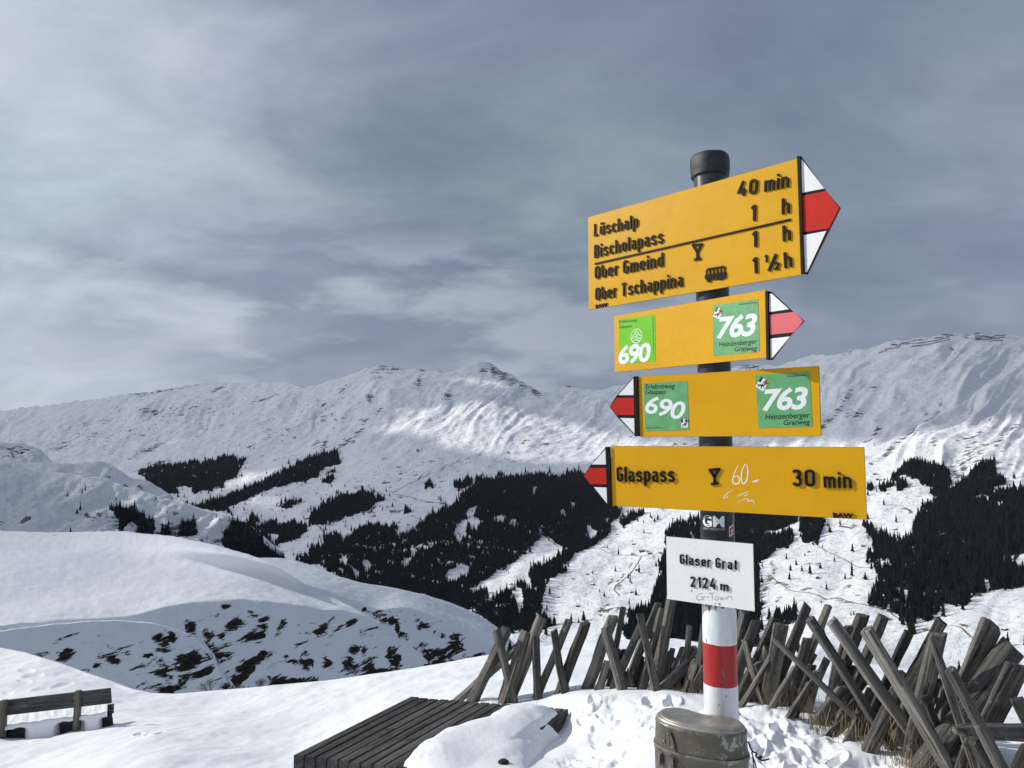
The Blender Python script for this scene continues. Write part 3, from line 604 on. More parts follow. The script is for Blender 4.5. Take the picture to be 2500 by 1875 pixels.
def build_ground():
    cols = np.concatenate([np.linspace(-2600, -520, 60), np.arange(-500, 2950, 3.0), np.linspace(2990, 4600, 50)])
    c = I(cols, CREST_N)
    v = np.concatenate([np.linspace(0, 1, 165), 1 + np.linspace(0, 1, 70)[1:] ** 1.6 * 6.0])
    py = c[None] + (1905 - c)[None] * v[:, None]
    px = np.broadcast_to(cols, py.shape)
    P = ground_base(px, py)
    fade = sstep(0, 0.03, v)[:, None]
    P[..., 2] += near_disp(px, py, P[..., 0], P[..., 1]) * (0.15 + 0.85 * fade)
    # round the crest over and drop away behind it
    back = [P[0] + np.array([0, k * 0.8, -k * 0.62 - 0.05 * k * k]) for k in (16, 8, 4, 2, 1, 0.5)]
    # carry the snow on under and behind the camera
    fr = []
    last = P[-1]
    for k in range(1, 9):
        q = last.copy(); q[:, 1] = last[:, 1] - k * 1.1; q[:, 0] = last[:, 0] * (1 + 0.9 * k); q[:, 2] = -0.02 * np.ones(len(cols)) + 0.03 * fbm(q[:, 0] / 2, q[:, 1] / 2, 2, 3)
        fr.append(q)
    P = np.concatenate([np.stack(back), P, np.stack(fr)], 0)[::-1]
    o = grid_obj('snow_field', P, M_SNOW)
    tag(o, kind='structure')
    me = o.data
    return o, BVHTree.FromPolygons([v.co for v in me.vertices], [tuple(p.vertices) for p in me.polygons])
GROUND, GB = build_ground()
def gz(x, y):
    h = GB.ray_cast(Vector((x, y, 8)), Vector((0, 0, -1)))
    return h[0].z if h[0] is not None else 0.0
def gat(px, py):
    """where the sight line through a point of the photograph meets the near snow"""
    a, e = ray(px, py); d = Vector((float(a), 1, float(e))).normalized()
    h = GB.ray_cast(Vector(CAM), d)
    return h[0]
# ------------------------------------------------------------------ flat patterns and signs
class Plane:
    """a vertical board plane: local x to the board's right, local z up, local -y towards the viewer"""
    def __init__(s, px, py, Y, beta_deg):
        s.b = math.radians(beta_deg); s.o = at(px, py, Y); s.u = np.array([math.cos(s.b), -math.sin(s.b), 0.0]); s.n = np.array([-math.sin(s.b), -math.cos(s.b), 0.0])
    def uv(s, px, py):
        a, e = ray(px, py); d = np.array([float(a), 1.0, float(e)])
        t = np.dot(s.o - CAM, s.n) / np.dot(d, s.n); p = CAM + d * t - s.o
        return float(p @ s.u), float(p[2])
def box_m(x0, x1, y0, y1, z0, z1, bev=0.0):
    v = [(x0, y0, z0), (x1, y0, z0), (x1, y1, z0), (x0, y1, z0), (x0, y0, z1), (x1, y0, z1), (x1, y1, z1), (x0, y1, z1)]
    f = [(0, 3, 2, 1), (4, 5, 6, 7), (0, 1, 5, 4), (1, 2, 6, 5), (2, 3, 7, 6), (3, 0, 4, 7)]
    return v, f
def bevel(o, w, seg=2):
    m = o.modifiers.new('bevel', 'BEVEL'); m.width = w; m.segments = seg; m.limit_method = 'ANGLE'; m.angle_limit = math.radians(35); return o
def slab(name, poly, y_front, y_back, mats, parent, side=None):
    """poly in (u, v) counter-clockwise seen from the front; a plate from y_front to y_back (local y)"""
    a = sum(poly[i][0] * poly[(i + 1) % len(poly)][1] - poly[(i + 1) % len(poly)][0] * poly[i][1] for i in range(len(poly)))
    if a < 0: poly = poly[::-1]
    n = len(poly)
    v = [(u, y_front, w) for u, w in poly] + [(u, y_back, w) for u, w in poly]
    f = [tuple(range(n)), tuple(range(2 * n - 1, n - 1, -1))] + [(i + n, (i + 1) % n + n, (i + 1) % n, i) for i in range(n)]
    idx = [0, 0] + [1 if side else 0] * n
    return mesh_obj(name, v, f, [mats, side] if side else [mats], parent, idx=idx)
_cap = {}
def glyph_mesh(body, shear=0.0, bold=0.0, space=1.0, extrude=0.0, res=3):
    cu = bpy.data.curves.new('lettering', 'FONT'); cu.body = body; cu.size = 1; cu.shear = shear; cu.offset = bold; cu.space_character = space
    cu.extrude = extrude; cu.resolution_u = res; cu.fill_mode = 'BOTH' if extrude else 'FRONT'
    o = bpy.data.objects.new('lettering', cu); col.objects.link(o)
    dg = bpy.context.evaluated_depsgraph_get(); dg.update()
    me = bpy.data.meshes.new_from_object(o.evaluated_get(dg))
    col.objects.unlink(o); bpy.data.objects.remove(o); bpy.data.curves.remove(cu)
    return me
def cap_h():
    if 'h' not in _cap:
        me = glyph_mesh('H'); _cap['h'] = max(v.co.y for v in me.vertices); bpy.data.meshes.remove(me)
    return _cap['h']
def lettering(parent, body, L, R, cap, y, material, depth=0.0, shear=0.0, bold=0.0, space=1.0, name='lettering', res=3):
    """L, R: baseline ends in (u, v); cap: capital height; y: local y of the face the letters stand on"""
    me = glyph_mesh(body, shear, bold, space, 0.5 if depth else 0.0, res)
    co = np.array([v.co[:] for v in me.vertices])
    x0, x1 = co[:, 0].min(), co[:, 0].max(); w = math.hypot(R[0] - L[0], R[1] - L[1]); an = math.atan2(R[1] - L[1], R[0] - L[0])
    sx = w / (x1 - x0); sy = cap / cap_h()
    X = (co[:, 0] - x0) * sx; Zz = co[:, 1] * sy
    D = (co[:, 2] / 1.0 + 0.5) * depth if depth else np.zeros(len(co))
    out = np.stack([L[0] + X * math.cos(an) - Zz * math.sin(an), y - D - (0 if depth else 0.0), L[1] + X * math.sin(an) + Zz * math.cos(an)], 1)
    me.vertices.foreach_set('co', out.ravel()); me.materials.clear(); me.materials.append(material); me.name = name; me.update()
    return link(bpy.data.objects.new(name, me), parent)
def strokes(name, lines, width, y0, y1, material, parent, taper=False):
    """ribbons along polylines in (u, v); raised from y0 to y1"""
    v, f = strokes_data(lines, width, y0, y1, taper)
    return mesh_obj(name, v, f, material, parent)
def strokes_data(lines, width, y0, y1, taper=False):
    v, f = [], []
    for ln in lines:
        P = np.array(ln, float)
        P = P[np.concatenate([[True], np.linalg.norm(np.diff(P, axis=0), axis=1) > 1e-7])]; n = len(P)
        D = np.diff(P, axis=0); D /= np.linalg.norm(D, axis=1)[:, None] + 1e-12; Na = np.stack([-D[:, 1], D[:, 0]], 1)
        Nn = np.concatenate([Na[:1], (Na[:-1] + Na[1:]) / (1 + np.clip((Na[:-1] * Na[1:]).sum(1), -0.4, 1))[:, None], Na[-1:]])
        b = len(v)
        for i in range(n):
            w = width / 2 * ((0.45 + 0.55 * math.sin(math.pi * (i + 0.6) / (n + 0.2))) if taper else 1)
            for s, yy in ((1, y1), (-1, y1), (-1, y0), (1, y0)):
                v.append((P[i, 0] + Nn[i, 0] * w * s, yy, P[i, 1] + Nn[i, 1] * w * s))
        for i in range(n - 1):
            q = b + 4 * i
            f += [(q, q + 1, q + 5, q + 4), (q + 1, q + 2, q + 6, q + 5), (q + 3, q, q + 4, q + 7)]
        f += [(b, b + 3, b + 2, b + 1), (b + 4 * n - 4, b + 4 * n - 3, b + 4 * n - 2, b + 4 * n - 1)]
    return v, f
def smooth_line(P, k=6):
    P = [np.array(p, float) for p in P]; out = []
    Q = [2 * P[0] - P[1]] + P + [2 * P[-1] - P[-2]]
    for i in range(1, len(Q) - 2):
        for t in np.linspace(0, 1, k, endpoint=False):
            out.append(0.5 * ((2 * Q[i]) + (-Q[i - 1] + Q[i + 1]) * t + (2 * Q[i - 1] - 5 * Q[i] + 4 * Q[i + 1] - Q[i + 2]) * t * t + (-Q[i - 1] + 3 * Q[i] - 3 * Q[i + 1] + Q[i + 2]) * t ** 3))
    out.append(P[-1]); return out

def sign_yellow():
    m, t, b = mat('yellow_sign_enamel'); b.inputs['Roughness'].default_value = 0.42; b.inputs['Specular IOR Level'].default_value = 0.25
    oc = N(t, 'ShaderNodeTexCoord').outputs['Object']
    n = noise_n(t, oc, 9, 5, 0.6); f = noise_n(t, oc, 60, 4, 0.7)
    c = ramp(t, n, [(0.3, (0.64, 0.330, 0.001)), (0.7, (0.71, 0.372, 0.003))])
    c = mixc(t, ramp(t, f, [(0.66, 0.0), (0.74, 0.35)]), c, (0.42, 0.24, 0.05))
    # hairline scratches and a chip or two of primer
    s = noise_n(t, mapping(t, oc, rot=(0, 0.5, 0), scale=(6, 1, 260)), 1.0, 2, 0.5)
    c = mixc(t, ramp(t, s, [(0.77, 0.0), (0.80, 0.4)]), c, (0.85, 0.62, 0.22))
    ch = noise_n(t, oc, 34, 2, 0.4)
    c = mixc(t, ramp(t, ch, [(0.80, 0.0), (0.81, 0.7)]), c, (0.80, 0.66, 0.35))
    t.links.new(c, b.inputs['Base Color'])
    t.links.new(ramp(t, f, [(0.3, 0.3), (0.7, 0.5)]), b.inputs['Roughness'])
    bump(t, b, noise_n(t, oc, 420, 3, 0.6), 0.5, 0.0004)
    return m
M_YEL = sign_yellow()
M_EDGE = simple('sign_edge_metal', (0.20, 0.13, 0.03), 0.5, var=0.3)
M_BLACK = simple('black_enamel', (0.007, 0.007, 0.008), 0.5, 0.15, var=0.4, scale=60)
M_WHITE = simple('white_enamel', (0.80, 0.81, 0.80), 0.35, var=0.03, scale=25, bumpd=0.0003)
M_RED = simple('red_enamel', (0.50, 0.018, 0.008), 0.38, 0.25, var=0.12, scale=18)
M_PINK = simple('pink_red_enamel', (0.68, 0.13, 0.14), 0.33, var=0.10, scale=18)  # paler, pinker red for the second sign's arrow field
M_GREY = simple('grey_primer', (0.30, 0.31, 0.33), 0.5)
M_BRIGHT = simple('bright_green_sticker_film', (0.155, 0.52, 0.008), 0.3, var=0.05)
M_GREEN = simple('sun_bleached_green_sticker_film', (0.125, 0.375, 0.15), 0.42, var=0.14, scale=55)
M_PRINT_W = simple('white_print', (0.80, 0.84, 0.84), 0.4)
M_PRINT_B = simple('black_print', (0.012, 0.022, 0.016), 0.4)
M_CHALK = simple('white_chalk', (0.82, 0.82, 0.76), 0.9, var=0.1, scale=300)
M_PENCIL = simple('grey_marker', (0.42, 0.44, 0.44), 0.7, var=0.2, scale=300)
M_EMB_Y = simple('gold_print', (0.62, 0.36, 0.03), 0.4)
M_EMB_BL = simple('blue_print', (0.015, 0.05, 0.12), 0.4)
M_STEEL = simple('dull_steel', (0.22, 0.225, 0.23), 0.35, metal=0.8, var=0.2)

POLE_Y, POLE_R = 1.70, 0.0375
PXY = at(1747, 1075, POLE_Y)            # the pole's axis
PX0 = float(PXY[0])
def pz(py): return float(at(1747, py, POLE_Y - POLE_R)[2])

def build_pole():
    post = empty('signpost', (PX0, POLE_Y, gz(PX0, POLE_Y)))
    z0 = post.location.z
    m, t, b, q = painted_pole()
    zz = lambda py: pz(py) - z0
    # rings from the top: dark, white (from under the white board), red, white
    c = mixc(t, q['below'](zz(1470)), q['dark'], q['white'])
    c = mixc(t, q['below'](zz(1578)), c, q['red']); c = mixc(t, q['below'](zz(1681)), c, q['white'])
    lo = q['below'](zz(1470))
    grey = (0.17, 0.175, 0.17)
    ch = mathn(t, 'MULTIPLY', q['chips'], lo)
    # a peeled patch just under the white board
    near_top = mathn(t, 'MULTIPLY', mathn(t, 'GREATER_THAN', mathn(t, 'ADD', q['z'], mathn(t, 'MULTIPLY', mathn(t, 'SUBTRACT', q['ch1'], 0.5), 0.12)), zz(1486)), lo)
    sepx = N(t, 'ShaderNodeSeparateXYZ'); t.links.new(N(t, 'ShaderNodeTexCoord').outputs['Object'], sepx.inputs[0])
    near_top = mathn(t, 'MULTIPLY', near_top, mathn(t, 'LESS_THAN', sepx.outputs[0], 0.002))
    c = mixc(t, ch, c, grey); c = mixc(t, near_top, c, (0.13, 0.135, 0.13)); 
    t.links.new(c, b.inputs['Base Color'])
    bump(t, b, mathn(t, 'MULTIPLY', ch, -1.0), 0.7, 0.0012)
    seg = 48
    def lathe(name, prof, mt, parent, cx=0, cy=0):
        v, f = [], []
        for r, z in prof:
            for k in range(seg): v.append((cx + r * math.cos(2 * math.pi * k / seg), cy + r * math.sin(2 * math.pi * k / seg), z))
        n = len(prof)
        for i in range(n - 1):
            for k in range(seg): f.append((i * seg + k, i * seg + (k + 1) % seg, (i + 1) * seg + (k + 1) % seg, (i + 1) * seg + k))
        f.append(tuple(range(seg))[::-1]); f.append(tuple((n - 1) * seg + k for k in range(seg)))
        o = mesh_obj(name, v, f, mt, parent, smooth=True)
        e = o.modifiers.new('edge', 'EDGE_SPLIT'); e.split_angle = math.radians(40); return o
    lathe('pole', [(POLE_R, -0.3), (POLE_R, zz(1200)), (POLE_R, zz(420))], m, post)
    zc = zz(419)
    M_CAP = simple('black_plastic_cap', (0.028, 0.032, 0.034), 0.62, var=0.45, scale=40, bumpd=0.001, bscale=90)
    capo = lathe('pole_cap', [(0.040, zc - 0.000), (0.0440, zc + 0.001), (0.0445, zc + 0.013), (0.0455, zc + 0.016), (0.0452, zc + 0.040), (0.0435, zc + 0.047), (0.0395, zc + 0.0515), (0.028, zc + 0.053)], M_CAP, post)
    for v in capo.data.vertices:
        k = math.atan2(v.co.y, v.co.x); s = 1 + 0.016 * math.cos(6 * k) * (1 if v.co.z > zc + 0.01 else 0) + 0.012 * fbm(np.array([math.cos(k) * 2 + 5]), np.array([math.sin(k) * 2 + v.co.z * 40]), 2, 4)[0]
        v.co.x *= s; v.co.y *= s
    bd = mesh_obj('pole_cap_seam', *strap(0.0008, 0.0475, zc + 0.008, zc + 0.024, 12, math.radians(-118), math.radians(-112)), M_CAP, post)
    bd.parent = capo; bd.name = 'seam'
    # stickers wrapped on the pole
    def wrap(name, pts, mt, parent, r, nseg=14):
        """(angle, z) outline as a curved sheet"""
        a0, a1, za, zb, sk = pts
        v, f = [], []
        for i in range(nseg + 1):
            a = a0 + (a1 - a0) * i / nseg
            v += [(r * math.cos(a), r * math.sin(a), za + sk * i / nseg), (r * math.cos(a), r * math.sin(a), zb + sk * i / nseg)]
        for i in range(nseg): f.append((2 * i, 2 * i + 2, 2 * i + 3, 2 * i + 1))
        return mesh_obj(name, v, f, mt, parent, smooth=True)
    def ang(px):           # pole angle seen at a pixel column near row 1285
        view = math.atan2(-POLE_Y, -PX0)       # direction from axis to the camera
        off = (px - 1751.0) / 40.5; return view + math.asin(max(-0.99, min(0.99, off)))
    M_STK = simple('black_sticker_film', (0.012, 0.012, 0.014), 0.2)
    a0, a1 = ang(1715), ang(1772)
    st = wrap('sticker', (a0, a1, zz(1312), zz(1257), 0), M_STK, post, POLE_R + 0.0006); st['label'] = 'black sticker with white letters GM'
    def wraptext(body, px0, px1, pyb, cap, mt, parent, bold, space=1.0, shear=0):
        me = glyph_mesh(body, shear, bold, space); co = np.array([v.co[:] for v in me.vertices])
        A0, A1 = ang(px0), ang(px1); x0, x1 = co[:, 0].min(), co[:, 0].max()
        A = A0 + (A1 - A0) * (co[:, 0] - x0) / (x1 - x0); z = zz(pyb) + co[:, 1] * cap / cap_h(); r = POLE_R + 0.0012
        me.vertices.foreach_set('co', np.stack([r * np.cos(A), r * np.sin(A), z], 1).ravel()); me.materials.clear(); me.materials.append(mt); me.name = 'lettering'; me.update()
        return link(bpy.data.objects.new('lettering', me), parent)
    wraptext('GM', 1718, 1767, 1286, 0.0225, M_PRINT_W, st, 0.035)
    wraptext('GREAT MOUNTAIN', 1718, 1768, 1295, 0.0048, M_PENCIL, st, 0.0)
    b0, b1 = ang(1777.5), ang(1787.5)
    s2 = wrap('sticker', (b0, b1, zz(1312), zz(1287), 0.006), M_WHITE, post, POLE_R + 0.0006, 6); s2['label'] = 'small white and red sticker at the right edge of the pole'
    wrap('emblem', (b0 + 0.06, b1 - 0.06, zz(1308), zz(1291), 0.006), M_RED, s2, POLE_R + 0.0012, 6)
    wrap('emblem', (b0 + 0.15, b1 - 0.15, zz(1304), zz(1296), 0.005), M_WHITE, s2, POLE_R + 0.0018, 6)
    tag(post, 'round dark grey steel post painted white, red and white at its foot', 'signpost')
    return post
def strap(t, r, z0, z1, n=40, a0=0, a1=2 * math.pi):
    v, f = [], []
    for i in range(n + 1):
        a = a0 + (a1 - a0) * i / n
        for rr, z in ((r, z0), (r, z1), (r + t, z1), (r + t, z0)): v.append((rr * math.cos(a), rr * math.sin(a), z))
    for i in range(n):
        q = 4 * i
        f += [(q + 3, q + 7, q + 6, q + 2), (q + 2, q + 6, q + 5, q + 1), (q, q + 4, q + 7, q + 3), (q, q + 1, q + 5, q + 4)]
    return v, f
POST = build_pole()

def emblem(parent, c, size, rot, y):
    """the small canton shield: black and white halves over gold and blue cross, and an ibex"""
    ca, sa = math.cos(rot), math.sin(rot)
    def T(p): return (c[0] + size * (p[0] * ca - p[1] * sa), c[1] + size * (p[0] * sa + p[1] * ca))
    polys = [([(-.5, -.62), (.5, -.62), (.5, .62), (-.5, .62)], 0, 0), ([(-.5, .05), (-.25, .05), (-.25, .62), (-.5, .62)], 1, 1), ([(0, .05), (.5, .05), (.5, .62), (0, .62)], 2, 1),
             ([(.18, .05), (.32, .05), (.32, .62), (.18, .62)], 3, 2), ([(0, .27), (.5, .27), (.5, .40), (0, .40)], 3, 3),
             ([(-.30, -.52), (-.22, -.50), (-.16, -.30), (.02, -.26), (.12, -.50), (.2, -.52), (.14, -.24), (.2, -.10), (.34, -.02), (.30, .03), (.18, -.02), (.16, .02), (.06, .02), (-.04, -.08), (-.2, -.14), (-.26, -.3)], 1, 1),
             ([(.12, -.02), (.02, -.04), (-.12, .02), (-.02, .0)], 1, 2), ([(-.42, -.36), (-.2, -.24), (-.2, -.18), (-.42, -.28)], 1, 2), ([(.14, -.16), (.38, -.26), (.40, -.20), (.2, -.10)], 1, 2)]
    v, f, idx = [], [], []
    for P, mi, lv in polys:
        q = [T(p) for p in P]; n = len(q); b = len(v)
        v += [(u, y - 0.0002 * lv, w) for u, w in q]; f.append(tuple(range(b, b + n))); idx.append(mi)
    return mesh_obj('emblem', v, f, [M_WHITE, M_PRINT_B, M_EMB_Y, M_EMB_BL], parent, idx=idx)

def mk_uv(pl, sc, ox, oy):
    return lambda x, y: pl.uv(ox + x / sc, oy + y / sc)
def rect_from(uv, TL, TR, BR, BL):
    a, b, c, d = uv(*TL), uv(*TR), uv(*BR), uv(*BL)
    u0, u1 = (a[0] + d[0]) / 2, (b[0] + c[0]) / 2; v1, v0 = (a[1] + b[1]) / 2, (c[1] + d[1]) / 2
    return u0, u1, v0, v1
TH = 0.003   # plate thickness
def make_sign(label, pl, board, mt=None):
    o = empty('direction_sign', tuple(pl.o), -pl.b); u0, u1, v0, v1 = board
    bo = slab('board', [(u0, v0), (u1, v0), (u1, v1), (u0, v1)], -TH, 0, mt or M_YEL, o, M_EDGE); bevel(bo, 0.0006, 1)
    tag(o, label, 'sign', 'hiking signs on the post')
    # clamp on the pole behind the plate
    cx, cy = PX0 - pl.o[0], POLE_Y - pl.o[1]; cb, sb = math.cos(pl.b), math.sin(pl.b)
    lx, ly = cx * cb - cy * sb, cx * sb + cy * cb
    zc = (v0 + v1) / 2
    v, f = strap(0.002, POLE_R + 0.0008, zc - 0.012, zc + 0.012, 36)
    v = [(x + lx, y + ly, z) for x, y, z in v]
    w, g = box_m(lx - 0.02, lx + 0.02, 0.0002, max(0.002, ly - POLE_R * 0.9), zc - 0.012, zc + 0.012)
    mesh_obj('clamp', v + w, f + [tuple(i + len(v) for i in q) for q in g], M_STEEL, o)
    return o, bo
def arrow_parts(o, bar, plate, white1, red, white2, mred):
    slab('arrow_plate', plate, -TH, 0, M_BLACK, o, M_EDGE)
    w1 = slab('arrow_field', white1, -TH - 0.0007, -TH, M_WHITE, o)
    r = slab('arrow_field', red, -TH - 0.0007, -TH, mred, o); r['label'] = 'red middle field of the arrow point' if mred is M_RED else 'pink middle field of the arrow point'
    slab('arrow_field', white2, -TH - 0.0007, -TH, M_WHITE, o)
    slab('divider_bar', bar, -TH - 0.0045, 0.0, M_BLACK, o)
def sticker(o, uv, C, m, y=None, label=None):
    P = [uv(*c) for c in C]
    s = slab('sticker', P, -TH - 0.0006, -TH + 0.0001, m, o)
    if label: s['label'] = label
    return s
YS = -TH - 0.0006 - 0.0003      # print just proud of a sticker

# condensed road-sign letters drawn as strokes of one width (capital height 1)
def _arc(cx, cy, rx, ry, a0, a1, n=9): return [(cx + rx * math.cos(math.radians(a)), cy + ry * math.sin(math.radians(a))) for a in np.linspace(a0, a1, n)]
SW = 0.145; h_ = SW / 2; w_ = 0.30; r_ = w_ / 2; XH = 0.72
def _cat(P): return [tuple(p) for p in smooth_line(P, 4)]
_top, _bot = XH - h_, h_
_bowl = _arc(r_, _top - r_, r_, r_, 0, 180) + _arc(r_, _bot + r_, r_, r_, 180, 360) + [(w_, _top - r_)]
_archn = [(0, _top - r_ - .02)] + _arc(r_, _top - r_, r_, r_, 180, 0) + [(w_, 0)]
_O = _arc(r_ + .01, 1 - h_ - r_, r_ + .01, r_, 0, 180) + _arc(r_ + .01, h_ + r_, r_ + .01, r_, 180, 360) + [(w_ + .02, 1 - h_ - r_)]
_s = _cat([(w_ - .01, .55), (w_ * .68, .645), (w_ * .35, .645), (.01, .54), (.04, .43), (w_ / 2, .365), (w_ - .03, .29), (w_, .18), (w_ * .66, .07), (w_ * .33, .07), (0, .17)])
GL = {
 'L': (.30, [[(0, 1), (0, h_), (.30, h_)]]), 'T': (.36, [[(0, 1 - h_), (.36, 1 - h_)], [(.18, 1 - h_), (.18, 0)]]),
 'B': (.32, [[(0, 0), (0, 1)], [(0, 1 - h_), (.17, 1 - h_)] + _arc(.17, .77, .13, .158, 90, -90) + [(0, .53)], [(.17, .53)] + _arc(.17, .30, .15, .228, 90, -90) + [(0, h_)]]),
 'O': (.32, [_O]), '0': (.32, [_O]),
 'G': (.32, [_arc(r_ + .01, 1 - h_ - r_, r_ + .01, r_, 20, 180) + _arc(r_ + .01, h_ + r_, r_ + .01, r_, 180, 360) + [(w_ + .02, .46), (r_ + .02, .46)]]),
 'u': (w_, [[(0, XH)] + _arc(r_, _bot + r_, r_, r_, 180, 360) + [(w_, XH)], [(w_, 0), (w_, .3)]]), 'n': (w_, [_archn, [(0, 0), (0, XH)]]), 'h': (w_, [_archn, [(0, 0), (0, 1)]]),
 'm': (.50, [[(0, 0), (0, XH)], [(0, _top - .14)] + _arc(.125, _top - .125, .125, .125, 180, 0) + [(.25, 0)], [(.25, _top - .14)] + _arc(.375, _top - .125, .125, .125, 180, 0) + [(.5, 0)]]),
 'l': (0, [[(0, 0), (0, 1)]]), 'i': (0, [[(0, 0), (0, XH)], [(0, .86), (0, 1.0)]]), 'r': (.19, [[(0, 0), (0, XH)], [(0, _top - .15)] + _arc(.14, _top - .14, .14, .14, 180, 70)]),
 'o': (w_, [_bowl]), 'b': (w_, [_bowl, [(0, .1), (0, 1)]]), 'd': (w_, [_bowl, [(w_, 0), (w_, 1)]]), 'p': (w_, [_bowl, [(0, -.26), (0, XH)]]), 'a': (w_, [[(w_, 0), (w_, .52)] + _arc(r_, _top - r_, r_, r_, 0, 150), [(w_, .40), (r_, .40)] + _arc(r_, .235, r_, .165, 90, 270) + [(w_, h_ + .03)]]),
 'c': (w_ - .02, [_arc(r_, _top - r_, r_ - .01, r_, 15, 180) + _arc(r_, _bot + r_, r_ - .01, r_, 180, 345)]), 'e': (w_, [[(0.02, .37), (w_, .37), (w_, _top - r_)] + _arc(r_, _top - r_, r_, r_, 0, 180) + _arc(r_, _bot + r_, r_, r_, 180, 340)]), 's': (w_, [_s]),
 't': (.22, [[(.07, .92), (.07, _bot + .1)] + _arc(.17, _bot + .1, .10, .10, 180, 270), [(-.03, XH - h_), (.21, XH - h_)]]),
 '1': (.13, [[(.13, 0), (.13, 1)], [(.13, .93), (0, .78)]]), '2': (w_, [_cat([(0.01, .78), (.05, .90), (r_, .93), (w_ - .02, .86), (w_ - .01, .70), (w_ - .08, .50), (.05, .16)]) + [(0, h_), (w_ + .02, h_)]]),
 '3': (w_, [_cat([(0, .82), (.06, .91), (r_, .93), (w_ - .04, .87), (w_ - .02, .68), (w_ - .09, .56), (.12, .53)]), _cat([(.12, .53), (w_ - .07, .49), (w_, .34), (w_ - .03, .14), (r_, .07), (.04, .11), (0, .22)])]),
 '4': (.36, [[(.22, 1), (0, .27), (.36, .27)], [(.26, .5), (.26, 0)]]),
}
GL['ü'] = (w_, GL['u'][1] + [[(.05, .86), (.05, .99)], [(.25, .86), (.25, .99)]])
def word(parent, body, L, R, cap, y, depth, material, weight=1.0, gap=0.12):
    x = 0.0; items = []
    for ch in body:
        if ch == ' ': x += 0.26; continue
        adv, pl_ = GL[ch]
        items.append((x + h_, pl_)); x += adv + SW + gap
    W = x - gap; an = math.atan2(R[1] - L[1], R[0] - L[0]); sx = math.hypot(R[0] - L[0], R[1] - L[1]) / W
    v, f = [], []; sw = SW * weight * (cap + sx) / 2; k = 0
    for x0, pls in items:
        for P in pls:
            Q = [(L[0] + (x0 + px_) * sx * math.cos(an) - py_ * cap * math.sin(an), L[1] + (x0 + px_) * sx * math.sin(an) + py_ * cap * math.cos(an)) for px_, py_ in P]
            a_ = strokes_data([Q], sw, y, y - depth - 0.00004 * (k % 4)); k += 1
            b = len(v); v += a_[0]; f += [tuple(i + b for i in q) for q in a_[1]]
    return mesh_obj('lettering', v, f, material, parent)
# --- top sign: four destinations
pl = Plane(1741, 700, POLE_Y - 0.0437 / math.cos(math.radians(31)) , 46.0)
uv = mk_uv(pl, 3.072, 1400, 340)
s1, b1 = make_sign('large yellow hiking sign at the top with four destinations, arrow pointing right', pl, rect_from(uv, (107, 592), (1688, 140), (1720, 1010), (127, 1287)))
arrow_parts(s1, [uv(1688, 134), uv(1712, 130), uv(1742, 1014), uv(1718, 1014)], [uv(1712, 130), uv(1890, 378), uv(2007, 517), uv(1925, 682), uv(1760, 1017), uv(1742, 1014)],
            [uv(1716, 150), uv(1886, 372), uv(1716, 405)], [uv(1720, 428), uv(1905, 390), uv(2000, 517), uv(1922, 670), uv(1728, 700)], [uv(1732, 722), uv(1902, 690), uv(1758, 998), uv(1744, 1000)], M_RED)
def T1(body, L, R, cap, **k):
    l, r = uv(*L), uv(*R); c = uv(L[0], L[1] - cap)[1] - l[1]
    if body != 'BAW': return word(s1, body, l, r, c, -TH, 0.0036, M_BLACK, 0.92)
    return lettering(s1, body, l, r, c, -TH, M_BLACK, depth=0.0032, **k)
T1('Lüschalp', (163, 732), (492, 662), 92, bold=0.012, space=0.92)
T1('Bischolapass', (165, 893), (683, 780), 95, bold=0.012, space=0.92)
T1('Ober Gmeind', (170, 1052), (683, 955), 95, bold=0.012, space=0.92)
T1('Ober Tschappina', (174, 1212), (830, 1105), 95, bold=0.012, space=0.92)
T1('BAW', (176, 1270), (262, 1256), 27, bold=0.01)
T1('40', (1236, 432), (1386, 410), 108, bold=0.0); T1('min', (1438, 398), (1622, 362), 112, bold=0.012)
T1('1', (1332, 620), (1376, 612), 118, bold=0.0); T1('h', (1570, 568), (1630, 556), 118, bold=0.012)
T1('1', (1342, 816), (1386, 808), 118, bold=0.0); T1('h', (1578, 770), (1638, 758), 118, bold=0.012)
T1('1', (1346, 1012), (1390, 1004), 118, bold=0.0); T1('h', (1590, 970), (1648, 958), 118, bold=0.012)
T1('1', (1440, 928), (1462, 924), 55); T1('2', (1510, 985), (1556, 977), 55)
strokes('lettering', [[uv(1472, 992), uv(1528, 862)]], 0.006, -TH, -TH - 0.0032, M_BLACK, s1)
strokes('divider_line', [[uv(168, 937), uv(1635, 606)]], 0.0042, -TH, -TH - 0.0028, M_BLACK, s1)
def glass_symbol(o, uv, x0, x1, y0, y1, w):
    cx = (x0 + x1) / 2; ym = y0 + (y1 - y0) * 0.52
    return strokes('restaurant_symbol', [[uv(x0 + 8, y0 + 8), uv(cx, ym)], [uv(x1 - 8, y0), uv(cx, ym)], [uv(x0, y0 + 6), uv(x1, y0 - 2)], [uv(cx, ym - 6), uv(cx + 2, y1)], [uv(cx - 24, y1 + 2), uv(cx + 26, y1 - 6)]], w, -TH, -TH - 0.0032, M_BLACK, o)
glass_symbol(s1, uv, 898, 976, 792, 904, 0.0052)
